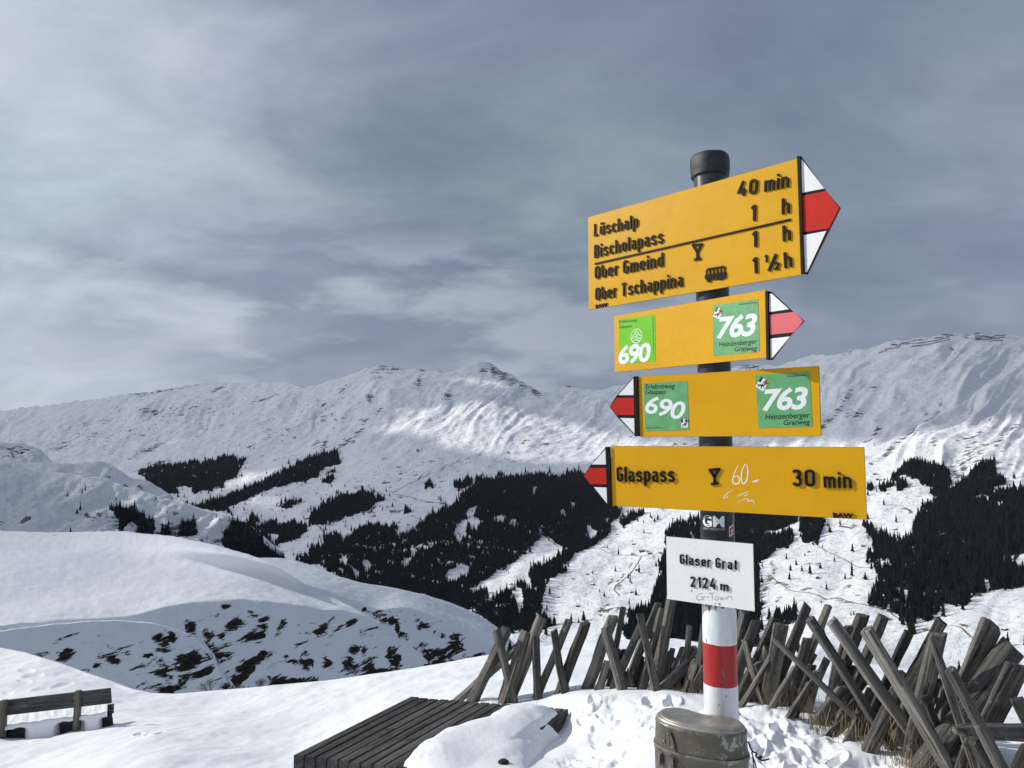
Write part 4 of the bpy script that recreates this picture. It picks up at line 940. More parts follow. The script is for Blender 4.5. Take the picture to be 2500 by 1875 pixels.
def bus(o):
    def R(x0, y0, x1, y1): return [uv(x0, y0), uv(x1, y0 - (x1 - x0) * 0.16), uv(x1, y1 - (x1 - x0) * 0.16), uv(x0, y1)]
    v, f = [], []
    def add(P, y0, y1):
        a = sum(P[i][0] * P[(i + 1) % len(P)][1] - P[(i + 1) % len(P)][0] * P[i][1] for i in range(len(P)))
        if a < 0: P = P[::-1]
        n = len(P); b = len(v); v.extend([(u, y1, w) for u, w in P] + [(u, y0, w) for u, w in P])
        f.append(tuple(range(b, b + n))); f.extend([(b + i + n, b + (i + 1) % n + n, b + (i + 1) % n, b + i) for i in range(n)])
    y0, y1 = -TH, -TH - 0.003
    add([uv(1003, 980), uv(1022, 970), uv(1135, 952), uv(1148, 958), uv(1150, 962), uv(1005, 986)], y0, y1)                  # roof band
    for k in range(6):                                                                                            # window posts
        x = 1003 + k * 27; add([uv(x, 990 - k * 4.3), uv(x + 5, 985 - k * 4.3), uv(x + 5, 1024 - k * 4.3), uv(x, 1025 - k * 4.3)], y0, y1)
    add([uv(996, 1021), uv(1152, 997), uv(1152, 1040), uv(1130, 1052), uv(1012, 1060), uv(994, 1048)], y0, y1)
    for cx, cy in ((1023, 1058), (1107, 1042)):
        add([uv(cx + 15 * math.cos(t), cy + 17 * math.sin(t)) for t in np.linspace(0, 2 * math.pi, 14, endpoint=False)], y0, y1 - 0.0006)
    return mesh_obj('bus_symbol', v, f, M_BLACK, o)
bus(s1)

# --- second sign: two route stickers
pl = Plane(1741, 800, POLE_Y - 0.0437 / math.cos(math.radians(34)), 50.5)
uv = mk_uv(pl, 3.16, 1420, 680)
s2, b2 = make_sign('short yellow sign, second from the top, pink arrow point to the right', pl, rect_from(uv, (252, 278), (1430, 100), (1440, 628), (265, 712)))
arrow_parts(s2, [uv(1430, 101), uv(1450, 99), uv(1462, 629), uv(1440, 629)], [uv(1450, 99), uv(1470, 103), uv(1615, 238), uv(1724, 330), uv(1625, 432), uv(1478, 628), uv(1462, 629)],
            [uv(1456, 118), uv(1474, 118), uv(1606, 238), uv(1456, 260)], [uv(1458, 282), uv(1648, 258), uv(1716, 330), uv(1645, 415), uv(1462, 436)], [uv(1463, 465), uv(1614, 448), uv(1477, 614), uv(1466, 616)], M_PINK)
def TT(parent, uv, body, L, R, cap, m, **k):
    l, r = uv(*L), uv(*R); c = abs(uv(L[0], L[1] - cap)[1] - l[1])
    return lettering(parent, body, l, r, c, YS, m, **k)
st = sticker(s2, uv, [(293, 318), (572, 278), (577, 638), (297, 662)], M_BRIGHT, label='bright green sticker with white number 690')
TT(st, uv, 'Erlebnisweg', (297, 346), (432, 331), 21, M_PRINT_B, bold=0.004); TT(st, uv, 'Glaspass', (298, 386), (396, 375), 21, M_PRINT_B, bold=0.004)
TT(st, uv, '690', (292, 660), (542, 634), 130, M_PRINT_W, bold=0.03, shear=0.12, space=0.88)
l, r = uv(566, 575), uv(560, 290)
lettering(st, 'Wanderrouten graubünden', (l[0] + 0.0, l[1]), (r[0], r[1]), 0.0035, YS, M_PRINT_B, bold=0.006)
cu, cv = uv(430, 445); rr = uv(472, 440)[0] - cu
strokes('mountain_logo', [[(cu + rr * math.cos(t), cv + rr * math.sin(t)) for t in np.linspace(0, 2 * math.pi, 33)]] +
        [smooth_line([(cu + rr * x, cv + rr * y) for x, y in P], 4) for P in ([(-.85, -.15), (-.4, .35), (0, .72), (.35, .3), (.85, -.05)], [(-.2, .5), (-.05, .2), (.2, .1), (.1, -.15)], [(-.9, -.4), (-.3, -.05), (.2, -.35), (.9, -.35)], [(-.6, -.7), (-.1, -.45), (.3, -.7), (.7, -.65)])],
        0.0016, YS + 0.0002, YS, M_PRINT_W, st)
st = sticker(s2, uv, [(1017, 208), (1368, 160), (1380, 565), (1022, 598)], M_GREEN, label='pale green sticker with white number 763')
TT(st, uv, '763', (1050, 460), (1362, 432), 150, M_PRINT_W, bold=0.03, shear=0.22, space=0.9)
TT(st, uv, 'Heinzenberger', (1066, 528), (1362, 503), 37, M_PRINT_B, bold=0.008, shear=0.2); TT(st, uv, 'Gratweg', (1187, 564), (1362, 556), 37, M_PRINT_B, bold=0.008, shear=0.2)
TT(st, uv, 'Wanderland Schweiz', (1222, 207), (1358, 191), 13, M_PRINT_B, shear=0.2)
emblem(st, uv(1060, 268), 0.0185, math.radians(-27), YS)

# --- third sign, arrow to the left
pl = Plane(1743, 990, POLE_Y - 0.0437 / math.cos(math.radians(21)), 37.8)
uv = mk_uv(pl, 3.16, 1420, 680)
s3, b3 = make_sign('yellow sign, third from the top, with green 690 and 763 stickers and left arrow', pl, rect_from(uv, (440, 755), (1832, 678), (1854, 1220), (455, 1218)))
arrow_parts(s3, [uv(410, 757), uv(440, 755), uv(455, 1218), uv(420, 1216)], [uv(410, 757), uv(275, 903), uv(219, 990), uv(283, 1072), uv(420, 1216)],
            [uv(407, 768), uv(409, 900), uv(288, 900)], [uv(410, 920), uv(413, 1054), uv(278, 1054), uv(224, 990), (uv(280, 920))], [uv(414, 1078), uv(418, 1203), uv(302, 1076)], M_RED)
st = sticker(s3, uv, [(482, 810), (820, 790), (835, 1168), (495, 1180)], M_GREEN, label='pale green sticker with white number 690')
TT(st, uv, 'Erlebnisweg', (497, 852), (725, 846), 36, M_PRINT_B, bold=0.008, shear=0.2); TT(st, uv, 'Glaspass', (498, 893), (656, 889), 34, M_PRINT_B, bold=0.008, shear=0.2)
TT(st, uv, '690', (490, 1030), (790, 1092), 128, M_PRINT_W, bold=0.02, shear=0.16, space=0.92)
TT(st, uv, 'Wanderland Schweiz', (507, 1158), (632, 1155), 11, M_PRINT_B, shear=0.2)
emblem(st, uv(801, 1116), 0.0165, 0, YS - 0.0004)
st = sticker(s3, uv, [(1343, 745), (1762, 720), (1785, 1142), (1370, 1155)], M_GREEN, label='pale green sticker with white number 763')
TT(st, uv, '763', (1400, 1017), (1757, 1000), 152, M_PRINT_W, bold=0.03, shear=0.22, space=0.9)
TT(st, uv, 'Heinzenberger', (1421, 1087), (1765, 1073), 40, M_PRINT_B, bold=0.008, shear=0.2); TT(st, uv, 'Gratweg', (1563, 1130), (1768, 1124), 38, M_PRINT_B, bold=0.008, shear=0.2)
TT(st, uv, 'Wanderland Schweiz', (1587, 761), (1745, 752), 13, M_PRINT_B, shear=0.2)
emblem(st, uv(1398, 815), 0.0200, math.radians(-33), YS)

# --- fourth sign: Glaspass 30 min
pl = Plane(1748, 1170, POLE_Y - 0.0437 / math.cos(math.radians(19)), 34.6)
uv = mk_uv(pl, 2.949, 1400, 1060)
s4, b4 = make_sign('lowest and longest yellow sign with one destination, 30 min, and white scribbles', pl, rect_from(uv, (268, 90), (2093, 85), (2118, 612), (285, 518)))
arrow_parts(s4, [uv(240, 91), uv(268, 90), uv(285, 518), uv(253, 515)], [uv(240, 91), uv(125, 225), uv(77, 300), uv(123, 362), uv(253, 515)],
            [uv(238, 105), uv(240, 218), uv(136, 218)], [uv(242, 242), uv(245, 360), uv(126, 360), uv(82, 300), uv(122, 242)], [uv(246, 384), uv(250, 503), uv(152, 380)], M_RED)
def T4(body, L, R, cap, **k):
    l, r = uv(*L), uv(*R); c = uv(L[0], L[1] - cap)[1] - l[1]
    if body != 'BAW': return word(s4, body, l, r, c, -TH, 0.0038, M_BLACK, 0.92)
    return lettering(s4, body, l, r, c, -TH, M_BLACK, depth=0.0036, **k)
T4('Glaspass', (320, 342), (736, 345), 108, bold=0.006, space=0.95); T4('30', (1580, 374), (1748, 376), 120, bold=0.0); T4('min', (1806, 384), (2008, 388), 112, bold=0.008); T4('BAW', (1874, 600), (2016, 604), 36, bold=0.008)
glass_symbol(s4, uv, 980, 1060, 252, 358, 0.0055)
def sc(P): return smooth_line([uv(*p) for p in P], 5)
strokes('scribble', [sc([(1190, 222), (1165, 275), (1150, 330), (1165, 358), (1195, 350), (1200, 318), (1178, 300), (1158, 312)]),
                     sc([(1240, 214), (1218, 260), (1212, 315), (1222, 352), (1245, 345), (1258, 290), (1256, 240), (1240, 214)]), sc([(1288, 345), (1310, 338), (1338, 326)]), sc([(1310, 345), (1325, 338), (1340, 328)])], 0.0028, -TH, -TH - 0.0003, M_CHALK, s4, True)
strokes('scribble', [sc([(1155, 400), (1120, 420), (1092, 445), (1086, 460), (1110, 452), (1118, 440)]), sc([(1180, 450), (1215, 432), (1262, 412)]), sc([(1232, 442), (1245, 440), (1262, 428)]),
                     sc([(1182, 492), (1230, 470), (1262, 466), (1258, 484), (1280, 478), (1302, 482), (1305, 508)])], 0.0017, -TH, -TH - 0.0003, M_CHALK, s4, True)

# --- the white place-name board
pl = Plane(1755, 1400, POLE_Y - 0.0435 / math.cos(math.radians(22)), 37.9)
uv = mk_uv(pl, 2.949, 1400, 1060)
s5, b5 = make_sign('small white place-name board with black letters, 2124 m', pl, rect_from(uv, (668, 733), (1300, 788), (1308, 1272), (682, 1190)), M_WHITE)
def T5(body, L, R, cap, **k):
    l, r = uv(*L), uv(*R); c = uv(L[0], L[1] - cap)[1] - l[1]
    return word(s5, body, l, r, c, -TH, 0.0034, M_BLACK, 0.74)
T5('Glaser Grat', (772, 932), (1192, 978), 72, bold=-0.006, space=1.02); T5('2124', (846, 1096), (1036, 1116), 76, bold=-0.004); T5('m', (1062, 1120), (1124, 1128), 62, bold=-0.004)
strokes('scribble', [sc([(935, 1142), (905, 1150), (890, 1175), (905, 1192), (930, 1185), (925, 1168), (940, 1166)]), sc([(938, 1192), (942, 1172), (955, 1168)]), sc([(962, 1175), (980, 1172)]),
                     sc([(975, 1145), (1020, 1140)]), sc([(1000, 1142), (1005, 1190)]), sc([(1035, 1166), (1022, 1176), (1028, 1192), (1042, 1190), (1046, 1174), (1035, 1166)]),
                     sc([(1058, 1168), (1065, 1190), (1074, 1174), (1083, 1192), (1094, 1170)]), sc([(1105, 1168), (1108, 1192)]), sc([(1108, 1178), (1122, 1166), (1140, 1170), (1146, 1194)])], 0.0021, -TH, -TH - 0.0003, M_PENCIL, s5, True)
CHIPS = [sc([(855, 1122), (859, 1135)]), sc([(1045, 1215), (1055, 1224), (1064, 1218)]), sc([(1022, 1218), (1028, 1220)]), sc([(717, 945), (719, 946)]), sc([(866, 1190), (867, 1191)]), sc([(1148, 852), (1149, 853)]), sc([(832, 795), (833, 796)]), sc([(1172, 1250), (1174, 1262)])]
for c_ in CHIPS: strokes('chip', [c_], 0.0022, -TH, -TH - 0.0003, M_BLACK, s5, True)
# ------------------------------------------------------------------ mess tin with the summit book, fixed to the post
rng = random.Random(11)
def build_tin():
    h = 0.582; cx, cy = 453 / 1805 * 1.607 - 0.007, 1.607; zc = 1.7 - h
    o = empty('mess_tin', (cx, cy, zc), math.radians(-29))
    A, B = 0.0955, 0.0535
    def outline(s, n=72, off=0.0):
        P = []
        for k in range(n):
            t = 2 * math.pi * k / n; x = math.copysign(abs(math.cos(t)) ** 0.86, math.cos(t)) * A; y = math.copysign(abs(math.sin(t)) ** 0.92, math.sin(t)) * B
            if y > 0: y -= 0.020 * math.exp(-(x / (0.40 * A)) ** 2) * (y / B)
            else: y -= 0.004 * (1 - (x / A) ** 2)
            P.append((x, y))
        P = np.array(P); T = np.roll(P, -1, 0) - np.roll(P, 1, 0); T /= np.linalg.norm(T, axis=1)[:, None]; Nn = np.stack([T[:, 1], -T[:, 0]], 1)
        return P + Nn * (s + off)
    def shell(name, prof, m, parent, cap_top=True, cap_bot=False):
        n = 72; v, f = [], []
        for s, z in prof:
            for x, y in outline(s, n): v.append((x, y, z))
        for i in range(len(prof) - 1):
            for k in range(n): f.append((i * n + k, i * n + (k + 1) % n, (i + 1) * n + (k + 1) % n, (i + 1) * n + k))
        if cap_top: f.append(tuple((len(prof) - 1) * n + k for k in range(n)))
        if cap_bot: f.append(tuple(range(n))[::-1])
        q = mesh_obj(name, v, f, m, parent, smooth=True); e = q.modifiers.new('edge', 'EDGE_SPLIT'); e.split_angle = math.radians(50); return q
    m, t, b = mat('worn_olive_paint'); oc = N(t, 'ShaderNodeTexCoord').outputs['Object']
    n1 = noise_n(t, oc, 26, 8, 0.68, 0.4); n2 = noise_n(t, oc, 130, 5, 0.7); sep = N(t, 'ShaderNodeSeparateXYZ'); t.links.new(oc, sep.inputs[0])
    side = mathn(t, 'MULTIPLY', ramp(t, mathn(t, 'MULTIPLY_ADD', sep.outputs[0], 5.0, 0.5), [(0.5, 0.0), (0.75, 1.0)]), ramp(t, mathn(t, 'MULTIPLY_ADD', sep.outputs[2], 10, 1.0), [(0.15, 0.0), (0.45, 1.0), (0.9, 1.0)]))
    w = mathn(t, 'ADD', mathn(t, 'ADD', n1, mathn(t, 'MULTIPLY', n2, 0.25)), mathn(t, 'MULTIPLY', side, 0.10))
    wear = ramp(t, w, [(0.725, 0.0), (0.77, 0.8)])
    dots = ramp(t, noise_n(t, oc, 180, 2, 0.5), [(0.74, 0.0), (0.77, 0.8)])
    wear = mathn(t, 'MAXIMUM', wear, dots)
    geo = N(t, 'ShaderNodeNewGeometry'); pt = ramp(t, geo.outputs['Pointiness'], [(0.53, 0.0), (0.58, 1.0)])
    wear = mathn(t, 'MAXIMUM', wear, mathn(t, 'MULTIPLY', pt, ramp(t, n1, [(0.42, 0.0), (0.55, 1.0)])))
    ol = ramp(t, n1, [(0.3, (0.072, 0.066, 0.045)), (0.7, (0.125, 0.115, 0.080))])
    t.links.new(mixc(t, wear, ol, (0.36, 0.36, 0.35)), b.inputs['Base Color']); t.links.new(mathn(t, 'MULTIPLY', wear, 0.75), b.inputs['Metallic'])
    t.links.new(ramp(t, n2, [(0.3, 0.30), (0.7, 0.48)]), b.inputs['Roughness']); bump(t, b, mathn(t, 'ADD', n1, mathn(t, 'MULTIPLY', wear, -0.4)), 0.5, 0.0012)
    ml, t, b = mat('rubbed_metal_lid'); oc = N(t, 'ShaderNodeTexCoord').outputs['Object']; n1 = noise_n(t, oc, 20, 8, 0.7, 0.5); n2 = noise_n(t, oc, 200, 4, 0.6)
    t.links.new(ramp(t, n1, [(0.32, (0.27, 0.255, 0.21)), (0.5, (0.42, 0.40, 0.34)), (0.7, (0.56, 0.54, 0.49))]), b.inputs['Base Color']); b.inputs['Metallic'].default_value = 0.75
    t.links.new(ramp(t, n1, [(0.3, 0.50), (0.7, 0.34)]), b.inputs['Roughness']); bump(t, b, mathn(t, 'ADD', n1, mathn(t, 'MULTIPLY', n2, 0.15)), 0.5, 0.0010)
    shell('body', [(-0.006, -0.19), (0.0, -0.183), (0.0022, -0.075), (0.0040, -0.066), (0.0048, -0.062), (0.0040, -0.058), (0.0010, -0.0575)], m, o, cap_bot=True)
    lid = shell('lid', [(0.0018, -0.0565), (0.0005, -0.050), (-0.0005, -0.018), (0.0002, -0.015), (-0.0004, -0.012), (-0.004, -0.0085)], m, o)
    shell('lid_top', [(-0.0035, -0.0100), (-0.0040, -0.0062), (-0.0060, -0.0042), (-0.0090, -0.0040), (-0.0098, -0.0028), (-0.0095, -0.0010), (-0.0112, 0.0004), (-0.018, 0.0001), (-0.035, -0.0006)], ml, lid)
    # fittings on the front
    O = outline(0.0, 720)
    def side_pt(fx, z, off):
        k = int((180 + math.degrees(math.acos(max(-1, min(1, -fx))))) * 2) % 720
        T = O[(k + 3) % 720] - O[(k - 3) % 720]; T /= np.linalg.norm(T); Nn = np.array([T[1], -T[0]])
        p = O[k] + Nn * off; return (p[0], p[1], z)
    def plate(name, poly, off, th, m, parent):
        n = len(poly); v = [side_pt(x, z, off + th) for x, z in poly] + [side_pt(x, z, off) for x, z in poly]
        f = [tuple(range(n)), tuple(range(2 * n - 1, n - 1, -1))] + [(i + n, (i + 1) % n + n, (i + 1) % n, i) for i in range(n)]
        return bevel(mesh_obj(name, v, f, m, parent), 0.0004, 1)
    M_FIT = m
    tri = smooth_line([(-0.66, -0.056), (-0.635, -0.044), (-0.53, -0.024), (-0.47, -0.019), (-0.41, -0.024), (-0.335, -0.044), (-0.31, -0.056), (-0.34, -0.072), (-0.40, -0.076)], 3)
    hp = plate('hasp_plate', [(float(a), float(c)) for a, c in tri], 0.0028, 0.0014, M_FIT, o)
    for fx, z in ((-0.47, -0.026), (-0.585, -0.043), (-0.37, -0.050)):
        c = Vector(side_pt(fx, z, 0.0044)); v, f = [], []
        bmr = 0.0032
        for i, (r, hgt) in enumerate(((bmr, 0), (bmr * 0.85, 0.0012), (bmr * 0.45, 0.0019))):
            for k in range(10): v.append((c.x + r * math.cos(k * .628), c.y - hgt, c.z + r * math.sin(k * .628)))
        for i in range(2):
            for k in range(10): f.append((i * 10 + k, i * 10 + (k + 1) % 10, (i + 1) * 10 + (k + 1) % 10, (i + 1) * 10 + k))
        f.append(tuple(20 + k for k in range(10))); mesh_obj('rivet', v, f, M_STEEL, hp, smooth=True)
    lo = plate('latch', [(-0.80, -0.066), (-0.64, -0.068), (-0.64, -0.088), (-0.70, -0.098), (-0.76, -0.086), (-0.80, -0.084)], 0.0045, 0.0022, M_FIT, o)
    plate('latch_hook', [(-0.70, -0.070), (-0.66, -0.070), (-0.665, -0.090), (-0.69, -0.092)], 0.0067, 0.0040, M_STEEL, lo)
    l2 = plate('latch', [(-0.50, -0.072), (-0.34, -0.074), (-0.33, -0.090), (-0.36, -0.19), (-0.47, -0.19), (-0.51, -0.090)], 0.0045, 0.0024, M_FIT, o)
    plate('latch_hook', [(-0.40, -0.064), (-0.33, -0.066), (-0.32, -0.088), (-0.38, -0.090)], 0.0060, 0.0070, M_FIT, l2)
    # stamped cross between the rivets
    plate('stamp', [(-0.485, -0.036), (-0.475, -0.034), (-0.47, -0.037), (-0.46, -0.034), (-0.455, -0.038), (-0.465, -0.041), (-0.456, -0.046), (-0.468, -0.045), (-0.474, -0.052), (-0.478, -0.045), (-0.49, -0.047), (-0.482, -0.041)], 0.0042, 0.0003, M_STEEL, hp)
    # knotted cord hanging at the right end
    M_CORD = simple('black_cord', (0.02, 0.02, 0.025), 0.8)
    def tube(name, pts, r, m, parent):
        cu = bpy.data.curves.new(name, 'CURVE'); cu.dimensions = '3D'; sp = cu.splines.new('POLY'); P = smooth_line(pts, 5); sp.points.add(len(P) - 1)
        for q, p in zip(sp.points, P): q.co = (p[0], p[1], p[2], 1)
        cu.bevel_depth = r; cu.bevel_resolution = 2; cu.use_fill_caps = True
        tmp = bpy.data.objects.new(name, cu); col.objects.link(tmp); dg = bpy.context.evaluated_depsgraph_get(); dg.update()
        me = bpy.data.meshes.new_from_object(tmp.evaluated_get(dg)); col.objects.unlink(tmp); bpy.data.objects.remove(tmp); me.materials.clear(); me.materials.append(m); me.name = name
        return link(bpy.data.objects.new(name, me), parent)
    a = A + 0.006
    tube('cord', [(a - 0.004, 0.0, -0.030), (a + 0.004, -0.004, -0.045), (a + 0.013, -0.002, -0.050), (a + 0.010, 0.002, -0.056), (a + 0.018, -0.002, -0.060), (a + 0.022, 0, -0.054), (a + 0.016, -0.003, -0.058), (a + 0.024, 0, -0.062), (a + 0.036, 0.004, -0.058)], 0.0017, M_CORD, o)
    tube('cord', [(a + 0.002, 0, -0.05), (a + 0.010, 0.001, -0.075), (a + 0.014, 0, -0.10), (a + 0.012, 0, -0.15)], 0.0013, M_CORD, o)
    tube('cord', [(a + 0.003, 0.002, -0.048), (a + 0.006, 0.003, -0.08), (a + 0.010, 0, -0.12)], 0.0013, M_CORD, o)
    # bracket that carries it on the post
    lp = Matrix.Rotation(math.radians(29), 3, 'Z') @ Vector((PX0 - cx, POLE_Y - cy, 0))
    v, f = box_m(-0.012, 0.012, 0.03, max(0.05, lp.length - POLE_R + 0.004), -0.152, -0.128); R = Matrix.Rotation(-math.atan2(lp.x, lp.y), 3, 'Z')
    v = [tuple(R @ Vector(p)) for p in v]; w, g = strap(0.002, POLE_R + 0.0008, -0.152, -0.128, 36); w = [(x + lp.x, y + lp.y, z) for x, y, z in w]
    mesh_obj('bracket', v + w, f + [tuple(i + len(v) for i in q) for q in g], M_STEEL, o)
    tag(o, 'worn olive green kidney-shaped mess tin with metal lid at the foot of the post', 'mess tin')
build_tin()

# ------------------------------------------------------------------ slatted table or lounger, half under snow
W_DARK = wood('dark_weathered_larch', (0.026, 0.025, 0.024), (0.085, 0.082, 0.078), (0.17, 0.165, 0.155), axis=0, scale=0.9, bd=0.003)
def onz(px, py, z):
    a, e = ray(px, py); Y = (z - CAM[2]) / float(e); return np.array([float(a) * Y, Y, z])
ZT = CAM[2] - 2.0
F0, F9 = onz(717, 1842.5, ZT), onz(968, 1873, ZT); B0, B10 = onz(1001, 1701, ZT), onz(1250, 1720.5, ZT)
SF, SB = (F9 - F0) / 9, (B10 - B0) / 10; NB = 15
def batten_mesh(name, p0, p1, w0, w1, zt, hgt, parent, org, mt, r=0.006):
    """straight batten from p0 to p1 (left edges), widths as vectors, chamfered top edges"""
    v, f = [], []
    ax = Vector(p1) - Vector(p0)
    for p, w in ((Vector(p0), Vector(w0)), (Vector(p1), Vector(w1))):
        wn = w.normalized()
        for s, z in ((0, zt - hgt), (0, zt - r), (r, zt), (w.length - r, zt), (w.length, zt - r), (w.length, zt - hgt)):
            q = p + wn * s; v.append((q.x, q.y, z))
    f = [(5, 4, 3, 2, 1, 0), (6, 7, 8, 9, 10, 11)] + [(i, (i + 1) % 6, (i + 1) % 6 + 6, i + 6) for i in range(6)]
    # local frame with x along the grain
    o = mesh_obj(name, [(0, 0, 0)] * 12, f, mt, parent)
    c = (Vector(v[0]) + Vector(v[11])) / 2; an = math.atan2(ax.y, ax.x); Rm = Matrix.Rotation(-an, 3, 'Z')
    for vert, q in zip(o.data.vertices, v): vert.co = Rm @ (Vector(q) - c)
    o.location = c - Vector(org); o.rotation_euler = (0, 0, an); o.data.update()
    return o
org = tuple((F0 + F0 + SF * NB) / 2 * np.array([1, 1, 0]) + np.array([0, 0, ZT - 0.3]))
TAB = empty('slatted_table', org)
for i in range(NB):
    a0 = F0 + SF * i; a1 = B0 + SB * i; j = 0.004 * rng.uniform(-1, 1); ext = (a1 - a0) / np.linalg.norm(a1 - a0)
    batten_mesh('batten', a0 + ext * rng.uniform(-.006, .006), a1 + ext * rng.uniform(-0.006, 0.008), SF * 0.875, SB * 0.875, ZT + rng.uniform(-.0015, .0015), 0.10, TAB, org, W_DARK)
W_RAIL = W_DARK
def beam(name, a, b, w, h, mt, parent, org, zoff=0.0):
    a, b = Vector(a), Vector(b); d = b - a; L = d.length; v, f = box_m(0, L, -w / 2, w / 2, -h, 0)
    o = mesh_obj(name, v, f, mt, parent); o.location = a - Vector(org); o.rotation_euler = d.to_track_quat('X', 'Z').to_euler(); return bevel(o, 0.003, 1)
e1 = (B0 - F0) / np.linalg.norm(B0 - F0)
dz = np.array([0, 0, -0.104])
beam('cross_rail', F0 + e1 * 0.18 + SF * 0.3 + dz, F0 + SF * (NB - .3) + e1 * 0.18 + dz, 0.06, 0.09, W_RAIL, TAB, org)
beam('cross_rail', B0 - e1 * 0.18 + SB * 0.3 + dz, B0 + SB * (NB - .3) - e1 * 0.18 + dz, 0.06, 0.09, W_RAIL, TAB, org)
endR0, endR1 = F0 + SF * NB, B0 + SB * NB
beam('end_board', endR0 + np.array([0.012, 0, 0.0]), endR1 + np.array([0.012, 0, 0.0]), 0.024, 0.17, W_RAIL, TAB, org)
for p in (F0 + e1 * .2 + SF * 1.5, B0 - e1 * .2 + SB * 1.5, endR0 - SF * 1.2 + e1 * .2, endR1 - SB * 1.2 - e1 * .05):
    q = np.array([p[0], p[1], ZT - 0.1]); g = gz(q[0], q[1]) - 0.15
    beam('leg', q, np.array([q[0] + 0.001, q[1], g]), 0.09, 0.09, W_RAIL, TAB, org)
tag(TAB, 'low dark slatted wooden table half buried under a drift of snow', 'table')

# the drift lying on its right half
def sdist(x, y, poly):
    d = np.full(x.shape, 1e9)
    for (x0, y0), (x1, y1) in zip(poly, poly[1:] + poly[:1]):
        L2 = (x1 - x0) ** 2 + (y1 - y0) ** 2 + 1e-12; t = np.clip(((x - x0) * (x1 - x0) + (y - y0) * (y1 - y0)) / L2, 0, 1)
        d = np.minimum(d, np.hypot(x - x0 - t * (x1 - x0), y - y0 - t * (y1 - y0)))
    return np.where(inpoly(x, y, poly), d, -d)
def heap(name, poly, base_fn, top_fn, w, seed, step, rough, label, cat, mt=None):
    P = np.array(poly); x0, y0 = P.min(0) - 0.02; x1, y1 = P.max(0) + 0.02
    X, Y = np.meshgrid(np.arange(x0, x1, step), np.arange(y0, y1, step))
    wob = 0.016 * fbm(X / 0.20, Y / 0.20, 4, seed) + 0.02 * fbm(X / 0.5, Y / 0.5, 2, seed + 2)
    d = sdist(X + wob, Y + wob * 0.7, poly)
    base = base_fn(X, Y); top = top_fn(X, Y)
    q = np.clip(d / w, 0, 1); prof = np.sqrt(1 - (1 - q) ** 2.2)
    Zz = base + (top - base) * prof + rough * (fbm(X / 0.10, Y / 0.10, 4, seed + 5)) * np.clip(1.2 - q, 0.12, 1)
    keep = (d > 0); kq = keep[:-1, :-1] | keep[1:, :-1] | keep[:-1, 1:] | keep[1:, 1:]
    Zz = np.where(keep, Zz, base - 0.01)
    o = grid_obj(name, np.stack([X, Y, Zz], -1), mt or M_SNOW, keep=kq); tag(o, label, cat); return o
zc_ = ZT + 0.03
top_edge = [onz(x, y, zc_)[:2] for x, y in [(985, 1862), (1000, 1846), (1030, 1817), (1080, 1786), (1131, 1768), (1185, 1753), (1214, 1733), (1247, 1727), (1301, 1724), (1337, 1724), (1362, 1733), (1364, 1752)]]
gr_edge = [(lambda h: (h.x, h.y))(gat(x, y)) for x, y in [(1378, 1795), (1345, 1814), (1312, 1845), (1296, 1880), (1270, 1960), (1100, 2040)]]
fr_edge = [tuple((F0 + SF * 10.8 - e1 * 0.10)[:2])]
poly = [tuple(p) for p in top_edge] + gr_edge + fr_edge
gvec = np.vectorize(gz)
def in_table(X, Y):
    u = np.array(endR0[:2]); 
    return inpoly(X, Y, [tuple((F0 - e1 * .0)[:2]), tuple(B0[:2]), tuple(endR1[:2] + 0.02), tuple(endR0[:2] + 0.02)])
def d_right(X, Y):
    a, b = endR0[:2], endR1[:2]; n = np.array([(b - a)[1], -(b - a)[0]]); n /= np.linalg.norm(n); return (X - a[0]) * n[0] + (Y - a[1]) * n[1]
def base_fn(X, Y):
    return np.where(in_table(X, Y), ZT, gvec(X, Y) - 0.02)
def top_fn(X, Y):
    dr = d_right(X, Y); df = (X - F0[0]) * -e1[0] + (Y - F0[1]) * -e1[1]
    g = gvec(X, Y)
    q = np.maximum(dr, df + 0.10); t = sstep(-0.05, 0.75, q)
    return (ZT + 0.20 - 0.13 * np.clip((q + 0.95) / 0.95, 0, 1) + 0.022 * fbm(X / 0.7, Y / 0.45, 2, 9)) * (1 - t) + (g + 0.04) * t
DRIFT = heap('snow_drift', poly, base_fn, top_fn, 0.30, 401, 0.014, 0.0035, 'smooth snow drift lying over the right half of the slatted table', 'snow drift')
# dark rounded post end poking out of the drift
pe = onz(1229, 1866, ZT + 0.05); M_ROUND = wood('dark_round_wood', (0.015, 0.014, 0.013), (0.035, 0.032, 0.03), (0.07, 0.065, 0.06), axis=2)
v, f = [], []
for i, (r, z) in enumerate(((0.036, -0.45), (0.036, 0.0), (0.032, 0.018), (0.018, 0.028))):
    for k in range(18): v.append((r * math.cos(k * math.pi / 9), r * math.sin(k * math.pi / 9), z))
for i in range(3):
    for k in range(18): f.append((i * 18 + k, i * 18 + (k + 1) % 18, (i + 1) * 18 + (k + 1) % 18, (i + 1) * 18 + k))
f.append(tuple(54 + k for k in range(18)))
o = mesh_obj('wooden_peg', v, f, M_ROUND, smooth=True); o.location = (pe[0], pe[1], pe[2]); tag(o, 'dark round wooden peg poking out of the snow drift', 'peg')

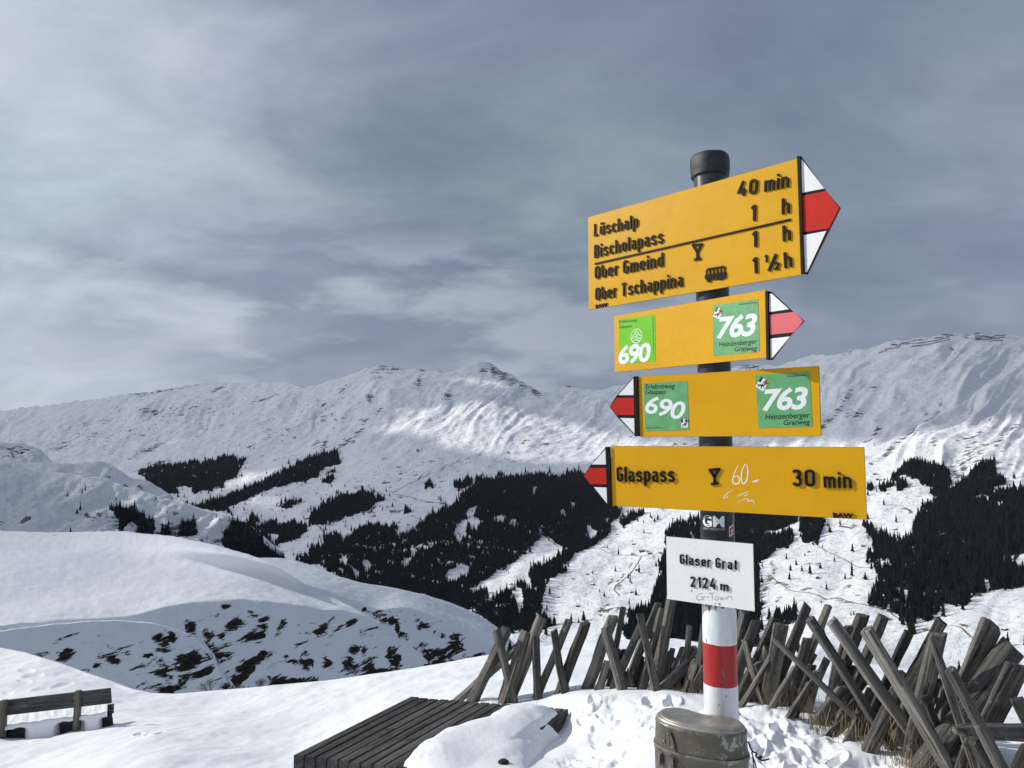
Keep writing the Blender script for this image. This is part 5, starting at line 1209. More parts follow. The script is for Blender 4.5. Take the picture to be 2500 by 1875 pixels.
# ------------------------------------------------------------------ bench at the left, seen from behind
W_BENCH = wood('grey_bench_wood', (0.035, 0.037, 0.038), (0.085, 0.088, 0.088), (0.16, 0.16, 0.155), axis=0, scale=0.8, bd=0.003)
W_POST = wood('grey_post_wood', (0.06, 0.055, 0.045), (0.14, 0.13, 0.11), (0.24, 0.22, 0.19), axis=2, scale=0.8, bd=0.003)
def build_bench():
    Yb = 8.6
    L = at(-70, 1737.5, Yb); R = at(270.5, 1698, Yb - 0.02); org = at(100, 1800, Yb)
    o = empty('bench', tuple(org)); k = F / Yb
    def bd(name, a, b, hgt, th, dy, mt):
        a, b = Vector(a), Vector(b); d = b - a; v, f = box_m(0, d.length, -th / 2, th / 2, -hgt / 2, hgt / 2)
        q = mesh_obj(name, v, f, mt, o); q.location = a - Vector(org) + Vector((0, dy, 0)); q.rotation_euler = (0, -math.atan2(d.z, d.x), math.atan2(d.y, d.x)); return bevel(q, 0.003, 1)
    bd('backboard', L, R, 34.5 / k, 0.035, 0.0, W_BENCH)
    for px, py0, py1 in ((10.2, 1709, 1812), (191, 1686, 1790)):
        a = at(px, py0, Yb - 0.05); b = at(px, py1 + 12, Yb - 0.05); v, f = box_m(-0.029, 0.029, -0.03, 0.03, b[2] - a[2], 0)
        q = mesh_obj('post', v, f, W_POST, o); q.location = a - org; bevel(q, 0.004, 1)
        for t in (0.10, 0.155):
            w, g = [], []
            for kk in range(8): w.append((0.006 * math.cos(kk * .785), -0.0315, -t + 0.006 * math.sin(kk * .785)))
            w.append((0, -0.034, -t)); g = [(kk, (kk + 1) % 8, 8) for kk in range(8)]
            mesh_obj('bolt', w, g, M_BLACK, q)
    L2 = at(-70, 1808, Yb + 0.06); R2 = at(273, 1752, Yb + 0.06)
    bd('seat_edge', L2, R2, 38 / k, 0.04, 0.0, W_BENCH)
    d = np.array([0, 0.45, 0.0])
    for j in range(3):
        q_ = 0.07 + 0.105 * j; bd('seat_board', (L2 + np.array([0, q_, 0.03])) * np.array([1 + q_ / Yb, 1, 1]), (R2 + np.array([0, q_, 0.03])) * np.array([1 + q_ / Yb, 1, 1]), 0.03, 0.095, 0, W_BENCH)
    tag(o, 'grey wooden bench seen from behind, sunk in snow at the left edge', 'bench')
    # snow lying over the seat and against its back edge
    n, mrow = 220, 26; P = np.zeros((mrow, n, 3))
    pxs = np.linspace(-60, 262, n)
    line_b = I(pxs, [(-70, 1812), (273, 1775)]); patch = np.maximum.reduce([np.exp(-((pxs - c) / w) ** 4) for c, w in ((38, 28), (172, 32), (262, 16))])
    patch = patch * (0.92 + 0.15 * fbm(pxs / 30, pxs * 0, 2, 5))
    for j, s in enumerate(np.linspace(0, 1, mrow)):
        # s: 0 on the ground in front, 0.5 top edge, 1 far side of the seat
        up = np.clip(s / 0.45, 0, 1)
        zt = I(pxs, [(-70, 1780), (262, 1735)]) - 1.6 * fbm(pxs / 34, pxs * 0, 2, 8)
        Yf = Yb - 0.10 + 0.22 * np.clip(patch, 0, 1) * (1 - float(sstep(0.35, 0.62, up))) + 0.06 * up
        if s > 0.45: Yf = Yf + (s - 0.45) * 0.95
        py = line_b + 6 + (zt - line_b - 6) * math.sin(up * math.pi / 2)
        Q = at(pxs, py, Yb); P[j, :, 0] = Q[:, 0] * (Yf / Yb); P[j, :, 1] = Yf; P[j, :, 2] = Q[:, 2] + 0.008 * fbm(pxs / 20, np.full(n, s * 3), 3, 12) - max(0, s - 0.85) * 1.2
    h = grid_obj('snow_heap', P[:, ::-1], M_SNOW); tag(h, 'layer of snow lying over the seat of the bench', 'snow heap')
build_bench()

# ------------------------------------------------------------------ fence of crossed split stakes
W_STK = wood('silver_grey_split_wood', (0.030, 0.028, 0.026), (0.118, 0.112, 0.103), (0.27, 0.255, 0.23), axis=2, scale=0.55, bd=0.006)
W_STKB = wood('stained_split_wood', (0.030, 0.027, 0.024), (0.112, 0.104, 0.094), (0.24, 0.225, 0.20), axis=2, scale=0.55, bd=0.006, stain=1)
FL = [(1000, 7.0), (1150, 6.75), (1300, 6.5), (1500, 6.1), (1700, 5.65), (1900, 5.05), (2100, 4.4), (2250, 4.0), (2400, 3.65), (2600, 3.3)]
def R6(x0, y0, x1, y1, w, dep=0.0, k='s', ox=1100): s = 3.8145; return (ox + x0 / s, 1440 + y0 / s, ox + x1 / s, 1440 + y1 / s, w / s, dep, k)
R4 = lambda *a: R6(*a, ox=1500) if len(a) == 7 else R6(*a, ox=1500)
R5 = lambda *a: R6(*a, ox=1950) if len(a) == 7 else R6(*a, ox=1950)
# base x, y, top x, y, width (zoomed pixels), depth offset in metres, shape: s square, r round, p plank, h half-round
STAKES = [
    R6(200, 1045, 530, 365, 82, 0.10, 's'), R6(565, 950, 430, 370, 86, -0.06, 'h'), R6(500, 1045, 705, 390, 92, -0.10, 'b'), R6(470, 1045, 560, 700, 60, 0.16, 's'), R6(560, 1035, 850, 255, 84, 0.06, 'b'),
    R6(600, 560, 770, 410, 60, 0.14, 's'), R6(818, 975, 785, 425, 70, -0.02, 's'), R6(810, 978, 1105, 285, 78, 0.10, 'r'), R6(1050, 900, 965, 380, 66, -0.04, 's'), R6(1005, 1003, 1250, 310, 86, 0.04, 'b'), R6(1085, 980, 1060, 850, 60, 0.12, 'b'),
    R6(1260, 952, 1520, 255, 98, 0.12, 's'), R6(1565, 800, 1440, 345, 88, -0.10, 's'), R6(1470, 940, 1605, 160, 52, 0.20, 's'), R6(1385, 935, 1465, 670, 74, -0.02, 's'), R6(1520, 930, 1775, 330, 82, 0.02, 's'),
    R6(1630, 925, 1935, 130, 66, 0.14, 's'), R6(1840, 570, 1765, 225, 62, -0.10, 's'), R6(1780, 925, 1975, 170, 70, -0.02, 's'), R6(1895, 945, 2065, 60, 84, -0.06, 's'), R6(1900, 700, 1870, 560, 40, 0.2, 's'),
    R4(668, 640, 695, 345, 58, 0.16, 'r'), R4(500, 890, 810, 570, 112, -0.02, 'p'), R4(650, 1000, 690, 850, 36, -0.14, 's'), R4(770, 900, 832, 320, 56, 0.10, 's'), R4(720, 990, 850, 700, 90, 0.04, 'p'), R4(640, 980, 560, 900, 50, 0.2, 's'),
    R4(1120, 560, 1215, 200, 74, 0.22, 's'), R4(1150, 760, 1320, 290, 96, 0.05, 'p'), R4(1180, 990, 1510, 275, 96, -0.02, 's'), R4(1240, 985, 1510, 540, 46, -0.14, 's'), R4(1440, 960, 1560, 330, 130, 0.12, 'p'),
    R4(1560, 760, 1800, 140, 86, 0.26, 's'), R4(1830, 790, 1475, 450, 60, -0.22, 'h'), R4(1465, 1095, 1690, 720, 58, -0.10, 's'), R4(1640, 1170, 1825, 870, 54, -0.16, 's'), R4(1390, 1060, 1700, 460, 90, 0.30, 'p'), R4(1640, 1100, 1800, 450, 110, 0.22, 'p'),
    R4(1340, 1000, 1420, 640, 60, 0.18, 's'), R4(1700, 1100, 1850, 700, 80, 0.14, 'p'),
    R5(560, 990, 100, 270, 82, -0.12, 's'), R5(770, 950, 300, 290, 98, -0.08, 's'), R5(1100, 1160, 630, 365, 96, -0.14, 's'), R5(330, 960, 600, 235, 92, 0.20, 's'), R5(480, 1000, 785, 245, 84, 0.26, 's'), R5(120, 560, 280, 145, 62, 0.36, 's'),
    R5(640, 1270, 1030, 400, 120, 0.10, 'p'), R5(420, 640, 480, 330, 140, 0.30, 'p'), R5(900, 1100, 1335, 285, 104, 0.22, 's'), R5(620, 1595, 905, 960, 128, -0.22, 's'), R5(1060, 1490, 1300, 405, 150, 0.02, 'h'), R5(1460, 1100, 1240, 430, 84, -0.02, 'p'),
    R5(1900, 1700, 1400, 735, 118, -0.34, 'h'), R5(1480, 1010, 1810, 320, 205, 0.34, 'p'), R5(1100, 1720, 2010, 540, 230, -0.12, 'r'), R5(1740, 1300, 2050, 690, 210, 0.12, 'p'),
    R5(1480, 1700, 1640, 1290, 140, 0.02, 'p'), R5(1780, 1700, 1620, 1400, 80, 0.10, 's'), R5(200, 1260, 430, 910, 165, 0.04, 'p'), R5(350, 1310, 540, 1110, 90, -0.04, 's'), R5(0, 1100, 120, 870, 58, -0.02, 's'), R5(500, 1340, 600, 1130, 100, -0.06, 's'),
    R5(1210, 1150, 1300, 850, 70, 0.16, 's'), R5(1990, 1720, 2130, 1450, 110, -0.2, 'p'), R5(2180, 1300, 2030, 1010, 110, 0.1, 'p'), R5(60, 1200, 180, 760, 90, 0.16, 'p'), R5(300, 1150, 380, 640, 120, 0.2, 'p'), R5(560, 1250, 700, 930, 120, 0.12, 'p'),
    R5(1300, 1320, 1180, 1000, 70, 0.12, 's'), R5(760, 1300, 1000, 860, 100, 0.2, 'p'),
    R5(2250, 1500, 2330, 700, 120, 0.0, 's'), R5(2500, 1600, 2350, 800, 110, -0.1, 's'), R5(2600, 1650, 2760, 640, 120, 0.1, 'p'),
]
def stake_mesh(L, w, kind, seed):
    r = random.Random(seed); sh = {}
    if kind in 'sb':
        t = r.uniform(0.75, 1.05); base = [(-.5, -.5 * t), (-.1 + r.uniform(-.1, .1), -.54 * t), (.5, -.46 * t), (.53, .1 * t), (.45, .5 * t), (-.48, .5 * t)]
        if r.random() < 0.5: base = [(x * 0.92 - y * 0.30, y * 0.92 + x * 0.30) for x, y in base]
    elif kind == 'h': base = [(-.5, -.05), (-.36, -.34), (.02, -.50), (.36, -.36), (.5, -.02), (.40, .26), (-.42, .28)]
    elif kind == 'p': base = [(-.5, -.11), (-.18, -.17), (.2, -.12), (.5, -.15), (.51, .10), (-.02, .16), (-.5, .12)]
    else: base = [(.5 * math.cos(k * math.pi / 5), .5 * math.sin(k * math.pi / 5)) for k in range(10)]
    n = len(base); ns = max(7, int(L / 0.08)); v, f = [], []
    bx, by = r.uniform(-.5, .5), r.uniform(-.4, .4); tw = r.uniform(-.16, .16); tap = r.uniform(0.86, 0.98); sl = r.uniform(-0.35, 0.35); sl2 = r.uniform(-.2, .2)
    ph = [r.uniform(0, 6) for _ in base]
    for i in range(ns + 1):
        s = i / ns; z = s * L; k = 1 - (1 - tap) * s
        cxx = w * 0.16 * bx * math.sin(s * 3.0 + ph[0]) ; cyy = w * 0.12 * by * math.sin(s * 2.4 + ph[1]); a = tw * s
        for j, (x, y) in enumerate(base):
            q = 1 + 0.085 * math.sin(s * 9 * (0.6 + 0.5 * ph[0] / 6) + ph[j] * 3) + 0.055 * r.uniform(-1, 1)
            X, Yy = x * w * k * q, y * w * k * q
            zz = z + ((X * sl + Yy * sl2) + r.uniform(-.12, .12) * w if i == ns else 0)
            v.append((cxx + X * math.cos(a) - Yy * math.sin(a), cyy + X * math.sin(a) + Yy * math.cos(a), zz))
    for i in range(ns):
        for j in range(n): f.append((i * n + j, i * n + (j + 1) % n, (i + 1) * n + (j + 1) % n, (i + 1) * n + j))
    c = len(v); top = v[-n:]; v.append((sum(p[0] for p in top) / n, sum(p[1] for p in top) / n, sum(p[2] for p in top) / n + 0.003))
    for j in range(n): f.append((ns * n + j, ns * n + (j + 1) % n, c))
    f.append(tuple(range(n))[::-1]); return v, f
def build_fence():
    b0 = at(1750, 1700, 5.5); org = Vector((b0[0], 5.5, gz(b0[0], 5.5)))
    o = empty('stake_fence', org); info = []
    for i, (x0, y0, x1, y1, w, dep, kind) in enumerate(STAKES):
        Yb = float(I(x0, FL)) + dep
        lean = 0.10 * (1 if dep < 0 else -1)
        A = Vector(at(x0, y0, Yb)); B = Vector(at(x1, y1, Yb + lean)); d = (B - A).normalized()
        # carry the foot on down into the snow
        A2 = A.copy(); k = 0
        while A2.z > gz(A2.x, A2.y) - 0.10 and k < 30: A2 = A2 - d * 0.05; k += 1
        if k == 0: A2 = A2 - d * 0.06
        wm = w * Yb / F
        v, f = stake_mesh((B - A2).length, wm, kind, 900 + i)
        nm = {'p': 'split_board', 'r': 'log'}.get(kind, 'stake')
        q = mesh_obj(nm, v, f, W_STKB if kind == 'b' else W_STK, o, smooth=False)
        q.location = A2 - org; q.rotation_mode = 'QUATERNION'
        # keep the broad side square to the sight line, turned a little
        zq = d; xq = Vector((1, 0, 0)) - d * d.x; xq.normalize(); yq = zq.cross(xq)
        M3 = Matrix((xq, yq, zq)).transposed(); M3 = M3 @ Matrix.Rotation(random.Random(i).uniform(-.35, .35) + (0.4 if kind in 'sb' and i % 3 == 0 else 0), 3, 'Z'); q.rotation_quaternion = M3.to_quaternion()
        bevel(q, wm * 0.04, 1); info.append((A, d, Yb, x0, y0))
    # broken lengths crowded in between, half sunk
    r_ = random.Random(21)
    for i in range(64):
        px = r_.uniform(1470, 2330); Yb = float(I(px, FL)) + r_.uniform(0.05, 0.42); g = at(px, 1750, Yb); A = Vector((g[0], Yb, gz(g[0], Yb) - 0.06)); ln = r_.uniform(0.22, 0.52) * (0.8 if px < 1700 else 1)
        d = Vector((r_.gauss(0.42, 0.28) * (1 if r_.random() < 0.8 else -1), r_.uniform(-.25, .25), 1)).normalized()
        wm = r_.uniform(0.045, 0.10); kind = r_.choice('sppsh'); v, f = stake_mesh(ln, wm, kind, 1500 + i); q = mesh_obj({'p': 'split_board'}.get(kind, 'stake'), v, f, W_STK, o)
        q.location = A - org; q.rotation_mode = 'QUATERNION'; q.rotation_quaternion = (d.to_track_quat('Z', 'Y').to_matrix() @ Matrix.Rotation(r_.uniform(0, 6.28), 3, 'Z')).to_quaternion(); bevel(q, wm * 0.04, 1)
    # the lying rail at the right end
    a = Vector(at(2330, 1783, 3.50)); b = Vector(at(2640, 1790, 3.75)); v, f = stake_mesh((b - a).length, 0.078, 'r', 77)
    v = [(x, y * 1.25, z) for x, y, z in v]; n = 10
    for j in range(2):
        for kx in range(n): v[j * n + kx] = tuple(c * s for c, s in zip(v[j * n + kx], ((0.35, 0.35, 1) if j == 0 else (0.85, 0.85, 1))))
    q = mesh_obj('lying_rail', v, f, W_STK, o); q.location = a - org; q.rotation_mode = 'QUATERNION'; q.rotation_quaternion = (b - a).to_track_quat('Z', 'X'); bevel(q, 0.003, 1)
    tag(o, 'old fence of grey split stakes crossed and leaning on each other in the snow', 'fence')
    return info
FINFO = build_fence()

# ------------------------------------------------------------------ dead grass in the lee of the stakes
def dry_grass():
    r = random.Random(5); v, f = [], []
    m, t, b = mat('straw_coloured_grass'); b.inputs['Roughness'].default_value = 0.7
    nn = noise_n(t, N(t, 'ShaderNodeTexCoord').outputs['Object'], 7, 3); t.links.new(ramp(t, nn, [(0.3, (0.13, 0.09, 0.045)), (0.55, (0.30, 0.23, 0.13)), (0.75, (0.42, 0.35, 0.23))]), b.inputs['Base Color'])
    def blade(p, hgt, lean, az, w, droop):
        n = 6; base = len(v); d = Vector((math.cos(az), math.sin(az), 0)); side = Vector((-d.y, d.x, 0)) if r.random() < 0.4 else Vector((1, 0, 0))
        for i in range(n + 1):
            s = i / n; q = p + Vector((0, 0, hgt * (s - droop * s * s * 0.6))) + d * (lean * s + droop * s * s * hgt * 0.5)
            ww = w * (1 - s) * 0.5 + 0.0003; v.append(tuple(q - side * ww)); v.append(tuple(q + side * ww))
        for i in range(n): k = base + 2 * i; f.append((k, k + 1, k + 3, k + 2))
    tufts = [(2010, 1765, 110, .16), (2030, 1770, 60, .3), (1998, 1740, 60, .3), (2060, 1760, 70, .16), (2100, 1800, 130, .20), (2120, 1812, 70, .25), (2215, 1840, 330, .10), (2200, 1820, 60, .26), (2228, 1825, 70, .24), (2180, 1800, 50, .28), (2260, 1800, 60, .22), (2340, 1850, 20, .25), (1975, 1765, 40, .30), (1885, 1740, 50, .26),
             (1870, 1735, 30, .30), (1670, 1705, 120, .10), (1690, 1700, 70, .16), (1655, 1700, 30, .12), (1320, 1695, 30, .06), (1205, 1712, 12, .10), (1270, 1700, 26, .06), (1390, 1700, 20, .05), (2070, 1790, 50, .18), (2160, 1812, 40, .24), (2440, 1850, 26, .25), (2480, 1840, 20, .28), (1930, 1755, 30, .25), (2240, 1860, 120, .09)]
    for px, py, n, hh in tufts:
        Y0 = float(I(px, FL)) - 0.05
        for k in range(int(n * 0.36)):
            x = px + r.gauss(0, 17); Yg = Y0 + r.gauss(0, 0.09); a, e = ray(x, py); X = float(a) * Yg; z = gz(X, Yg) - 0.01
            hg = hh * r.uniform(0.45, 1.25); blade(Vector((X, Yg, z)), hg, r.gauss(0, 0.35) * hg, r.uniform(0, 6.28), r.uniform(0.0018, 0.0034), r.uniform(0.0, 0.9))
    o = mesh_obj('dry_grass', v, f, m); tag(o, kind='stuff')
dry_grass()
# ------------------------------------------------------------------ spruces
m, t, b = mat('spruce_needles'); b.inputs['Roughness'].default_value = 0.9; b.inputs['Specular IOR Level'].default_value = 0.0
inf = N(t, 'ShaderNodeObjectInfo').outputs['Random']; nn = noise_n(t, N(t, 'ShaderNodeTexCoord').outputs['Object'], 3.0, 3)
t.links.new(ramp(t, mathn(t, 'ADD', mathn(t, 'MULTIPLY', inf, 0.5), mathn(t, 'MULTIPLY', nn, 0.5)), [(0.25, (0.005, 0.009, 0.010)), (0.7, (0.014, 0.021, 0.019)), (0.95, (0.032, 0.036, 0.026))]), b.inputs['Base Color'])
M_NEED = m
M_BARK = simple('spruce_bark', (0.06, 0.045, 0.035), 0.9)
def spruce_mesh(seed, tiers=7, spokes=7, slim=0.17):
    r = random.Random(seed); v, f = [], []
    for i in range(tiers):
        s = i / tiers; z0 = 0.06 + 0.90 * s ** 1.05; z1 = min(1.0, z0 + 0.26 * (1 - s) + 0.10); R = slim * (1 - s) ** 0.85 * r.uniform(0.85, 1.15) + 0.012
        a0 = r.uniform(0, 6.28); b = len(v); n = spokes * 2; ox, oy = r.uniform(-.012, .012), r.uniform(-.012, .012)
        for k in range(n):
            rr = R * (r.uniform(0.85, 1.25) if k % 2 == 0 else r.uniform(0.45, 0.68)); a = a0 + k * math.pi / spokes
            v.append((ox + rr * math.cos(a), oy + rr * math.sin(a), z0 + (r.uniform(-.035, .0) if k % 2 == 0 else 0.03)))
        v.append((0, 0, z1)); f += [(b + k, b + (k + 1) % n, b + n) for k in range(n)]
    return v, f
def tree_data(name, seed, **k):
    v, f = spruce_mesh(seed, **k); me = bpy.data.meshes.new(name); me.from_pydata(v, [], f); me.materials.append(M_NEED)
    b = len(v); return me
CROWNS = [tree_data('crown', s, slim=sl) for s, sl in ((1, .15), (2, .18), (3, .13), (4, .20), (5, .16))]
tv = [(0.02 * math.cos(k * 1.2566), 0.02 * math.sin(k * 1.2566), z) for z in (-0.08, 0.5) for k in range(5)]
TRUNK = bpy.data.meshes.new('trunk'); TRUNK.from_pydata(tv, [], [(k, (k + 1) % 5, (k + 1) % 5 + 5, k + 5) for k in range(5)]); TRUNK.materials.append(M_BARK)
def tree_thing(p, H, ci, rz, label, group, fat=1.0):
    o = bpy.data.objects.new('spruce_tree', None); o.location = p; o.rotation_euler = (0, 0, rz); o.scale = (H * fat, H * fat, H); o.empty_display_size = 0.1; col.objects.link(o)
    for nm, me in (('crown', CROWNS[ci]), ('trunk', TRUNK)):
        c = bpy.data.objects.new(nm, me); col.objects.link(c); c.parent = o
    tag(o, label, 'tree', group); return o

def ordinal(k):
    W = 'first second third fourth fifth sixth seventh eighth ninth tenth eleventh twelfth thirteenth fourteenth fifteenth sixteenth seventeenth eighteenth nineteenth twentieth'.split()
    T = {20: 'twenty', 30: 'thirty', 40: 'forty'}
    if k < 20: return W[k]
    return T[(k + 1) // 10 * 10] + '-' + W[(k + 1) % 10 - 1] if (k + 1) % 10 else {30: 'thirtieth', 40: 'fortieth'}[k + 1]
def rank_labels(pts, region_of, what):
    """one label for each, by its place in its own part of the view"""
    reg = [region_of(*p[:2]) for p in pts]; out = [None] * len(pts)
    for g in set(reg):
        ids = sorted([i for i, q in enumerate(reg) if q == g], key=lambda i: pts[i][0])
        for k, i in enumerate(ids): out[i] = '%s %s, %s from the left there' % (what, g, ordinal(k)) if len(ids) > 1 else '%s %s' % (what, g)
    return out
def region_of(x, y):
    if x > 2380 and y < 1250: return 'on the bright slope above the right wood'
    if x > 1840 and y > 1330: return 'on the bright meadow right of the white board'
    if x > 1840: return 'on the snow just right of the fourth sign'
    if x > 1270 and y > 1390: return 'on the bright meadow left of the white board'
    if x > 1270 and y > 1230: return 'just under the lowest yellow sign'
    if x > 950 and y > 1400: return 'on the narrow bright meadow amid the middle wood'
    if y > 1225: return 'low on the plateau above the middle wood'
    if y > 1150: return 'on the plateau left of the middle wood'
    return 'on the pale upper slope below the peaks'
# lone trees one can point at (x, y of the foot and height, in pixels of the photograph)
LONE = [(2018, 1441, 18), (2113, 1424, 21), (2063, 1408, 17), (1958, 1400, 15), (1944, 1382, 17), (1930, 1398, 20), (2003, 1391, 16), (1920, 1368, 16), (1965, 1357, 9), (2131, 1372, 28), (2118, 1370, 26), (2026, 1295, 20),
        (2051, 1277, 16), (2477, 1180, 18), (2451, 1191, 26), (2434, 1188, 28), (1955, 1312, 14), (2142, 1380, 20), (2008, 1370 - 42, 8), (1572, 1300, 12), (1606, 1268, 18), (1598, 1272, 12), (1643, 1273, 8), (1425, 1521, 26), (1413, 1524, 14),
        (1534, 1512, 20), (1546, 1510, 22), (1328, 1362, 8), (1186, 1449, 20), (1044, 1184, 7), (1036, 1175, 5), (1224, 1165, 8), (914, 1158, 6), (867, 1170, 5), (742, 1184, 5), (844, 1276, 8), (839, 1277, 6), (914, 1256, 6), (1010, 1163, 5),
        (622, 1215, 8), (628, 1215, 9), (664, 1243, 5), (765, 1237, 7), (638, 1258, 8), (720, 1268, 14), (742, 1262, 10), (662, 1275, 12), (668, 1276, 9), (640, 1276, 10), (1052, 1132, 4), (1128, 1118, 3), (1003, 1180, 4), (885, 1170, 4),
        (62, 1281, 7), (64, 1294, 5), (419, 1240, 5), (2085, 1510, 10), (2078, 1512, 12), (1270, 1185, 6), (1282, 1180, 5)]
# trees stand on the true surface: follow the sight line to it
def surf_pts(px, py): return far_point(px, py)
LLAB = rank_labels(LONE, region_of, 'dark spruce')
LP = surf_pts([l[0] for l in LONE], [l[1] for l in LONE])
for i, ((px, py, hp), p) in enumerate(zip(LONE, LP)):
    H = hp * p[1] / F
    tree_thing(tuple(p), H, i % 5, i * 1.7, LLAB[i], 'scattered spruces on the open slopes', 1.25)
sp = at(1245, 1589, 58); tree_thing(tuple(sp), 30 * 58 / F, 1, 0.4, 'tiny young spruce behind the leftmost crossed stakes of the fence', None, 1.15)

# woods: sample feet in proportion to how large the trees show
R_ = np.random.RandomState(3)
n = 420000
cx = R_.uniform(-250, 2750, n); cy = R_.uniform(1075, 1690, n)
cr_ = I(cx, CREST); tt = (1700 - cy) / (1700 - cr_); Yq = I(cx, YB) * (I(cx, YC) / I(cx, YB)) ** tt
hpx = F * 22 / Yq
area = 3000 * 615 / n                              # px2 per candidate
keep = R_.rand(n) < np.clip(area / (0.26 * 0.16 * hpx ** 2), 0, 1)
cx, cy, hpx = cx[keep], cy[keep], hpx[keep]
wm_ = wood_mask(cx, cy)
# a fringe of stragglers round the woods
strag = ~wm_ & (R_.rand(len(cx)) < 0.06) & (wood_mask(cx + R_.normal(0, 9, len(cx)), cy + R_.normal(0, 7, len(cx))))
spr = ~wm_ & (R_.rand(len(cx)) < 0.0035) & (cy > 1180)
sel = wm_ | strag | spr
cx, cy, hpx = cx[sel], cy[sel], hpx[sel]
FPTS = far_point(cx, cy); FH = 22 * np.exp(R_.normal(0, 0.24, len(cx))) * (0.9 + 0.2 * R_.rand(len(cx))); FH[FPTS[:, 1] > 3600] *= 1.1
# on the left-hand hill
hx, hy, HP = HC
idx = np.argwhere(np.zeros_like(hx, bool) | (np.maximum.reduce([inpoly(hx, hy, w) for w in CLIFFWOOD])))
pick = idx[R_.rand(len(idx)) < 0.40]
CP = HP[pick[:, 0], pick[:, 1]]; CH = 12 * np.exp(R_.normal(0, 0.3, len(CP)))
idx2 = np.argwhere((hy > 1195) & (hx > 150)); pick2 = idx2[R_.rand(len(idx2)) < 0.005]
CP = np.concatenate([CP, HP[pick2[:, 0], pick2[:, 1]]]); CH = np.concatenate([CH, 11 * np.exp(R_.normal(0, 0.3, len(pick2)))])

# the 300 that show largest are trees of their own
vis = (cy < 1620) & (cx > 0) & (cx < 2500)
for (x0, x1, y0, y1) in ((1430, 2120, 300, 1270), (1625, 1850, 1230, 1500), (1700, 1800, 1200, 1800), (1280, 2500, 1535, 1900), (0, 1300, 1560, 1900)):
    vis &= ~((cx > x0) & (cx < x1) & (cy > y0) & (cy < y1))
vis &= (cy < I(cx, SKY2) - 2) | (cx > 1290)
size = np.where(vis, FH * F / FPTS[:, 1], 0)
# prefer trees with open snow or lower ground in front: the front rows
order = np.argsort(-size)[:300]
isb = np.zeros(len(cx), bool); isb[order] = True
for k in order:
    right = cx[k] > 1900
    lab = 'tall dark spruce in the steep wood on the right slope' if right else 'dark spruce in the wood on the middle slope behind the fence'
    tree_thing(tuple(FPTS[k]), float(FH[k]), int(k) % 5, float(R_.uniform(0, 6.28)), lab, 'spruces of the right wood' if right else 'spruces of the middle wood')
SP = np.concatenate([FPTS[~isb], CP]); SH = np.concatenate([FH[~isb], CH])

def forest_object(name, P, H):
    me = bpy.data.meshes.new(name); me.vertices.add(len(P)); me.vertices.foreach_set('co', P.astype(np.float32).ravel())
    a = me.attributes.new('tall', 'FLOAT', 'POINT'); a.data.foreach_set('value', H.astype(np.float32))
    a = me.attributes.new('turn', 'FLOAT', 'POINT'); a.data.foreach_set('value', R_.uniform(0, 6.28, len(P)).astype(np.float32))
    a = me.attributes.new('pickone', 'INT', 'POINT'); a.data.foreach_set('value', R_.randint(0, len(CROWNS), len(P)).astype(np.int32))
    o = link(bpy.data.objects.new(name, me)); me.materials.append(M_NEED)
    protos = bpy.data.collections.new('spruce_kinds')
    for i, c in enumerate(CROWNS):
        q = bpy.data.objects.new('spruce_kind', c); protos.objects.link(q)
    g = bpy.data.node_groups.new('plant_spruces', 'GeometryNodeTree')
    g.interface.new_socket('Geometry', in_out='INPUT', socket_type='NodeSocketGeometry'); g.interface.new_socket('Geometry', in_out='OUTPUT', socket_type='NodeSocketGeometry')
    nin = g.nodes.new('NodeGroupInput'); nout = g.nodes.new('NodeGroupOutput')
    m2p = g.nodes.new('GeometryNodeMeshToPoints'); iop = g.nodes.new('GeometryNodeInstanceOnPoints')
    ci = g.nodes.new('GeometryNodeCollectionInfo'); ci.inputs['Collection'].default_value = protos; ci.inputs['Separate Children'].default_value = True; ci.inputs['Reset Children'].default_value = True
    def na(nm, ty):
        q = g.nodes.new('GeometryNodeInputNamedAttribute'); q.data_type = ty; q.inputs['Name'].default_value = nm; return q.outputs['Attribute']
    g.links.new(nin.outputs[0], m2p.inputs['Mesh']); g.links.new(m2p.outputs[0], iop.inputs['Points']); g.links.new(ci.outputs[0], iop.inputs['Instance'])
    iop.inputs['Pick Instance'].default_value = True; g.links.new(na('pickone', 'INT'), iop.inputs['Instance Index'])
    cb = g.nodes.new('ShaderNodeCombineXYZ'); g.links.new(na('turn', 'FLOAT'), cb.inputs[2])
    e2r = g.nodes.new('FunctionNodeEulerToRotation'); g.links.new(cb.outputs[0], e2r.inputs[0]); g.links.new(e2r.outputs[0], iop.inputs['Rotation'])
    g.links.new(na('tall', 'FLOAT'), iop.inputs['Scale']); g.links.new(iop.outputs[0], nout.inputs[0])
    md = o.modifiers.new('spruces', 'NODES'); md.node_group = g
    tag(o, kind='stuff'); return o
print('FOREST', len(SP), 'things', len(order))
forest_object('spruce_forest', SP, SH)

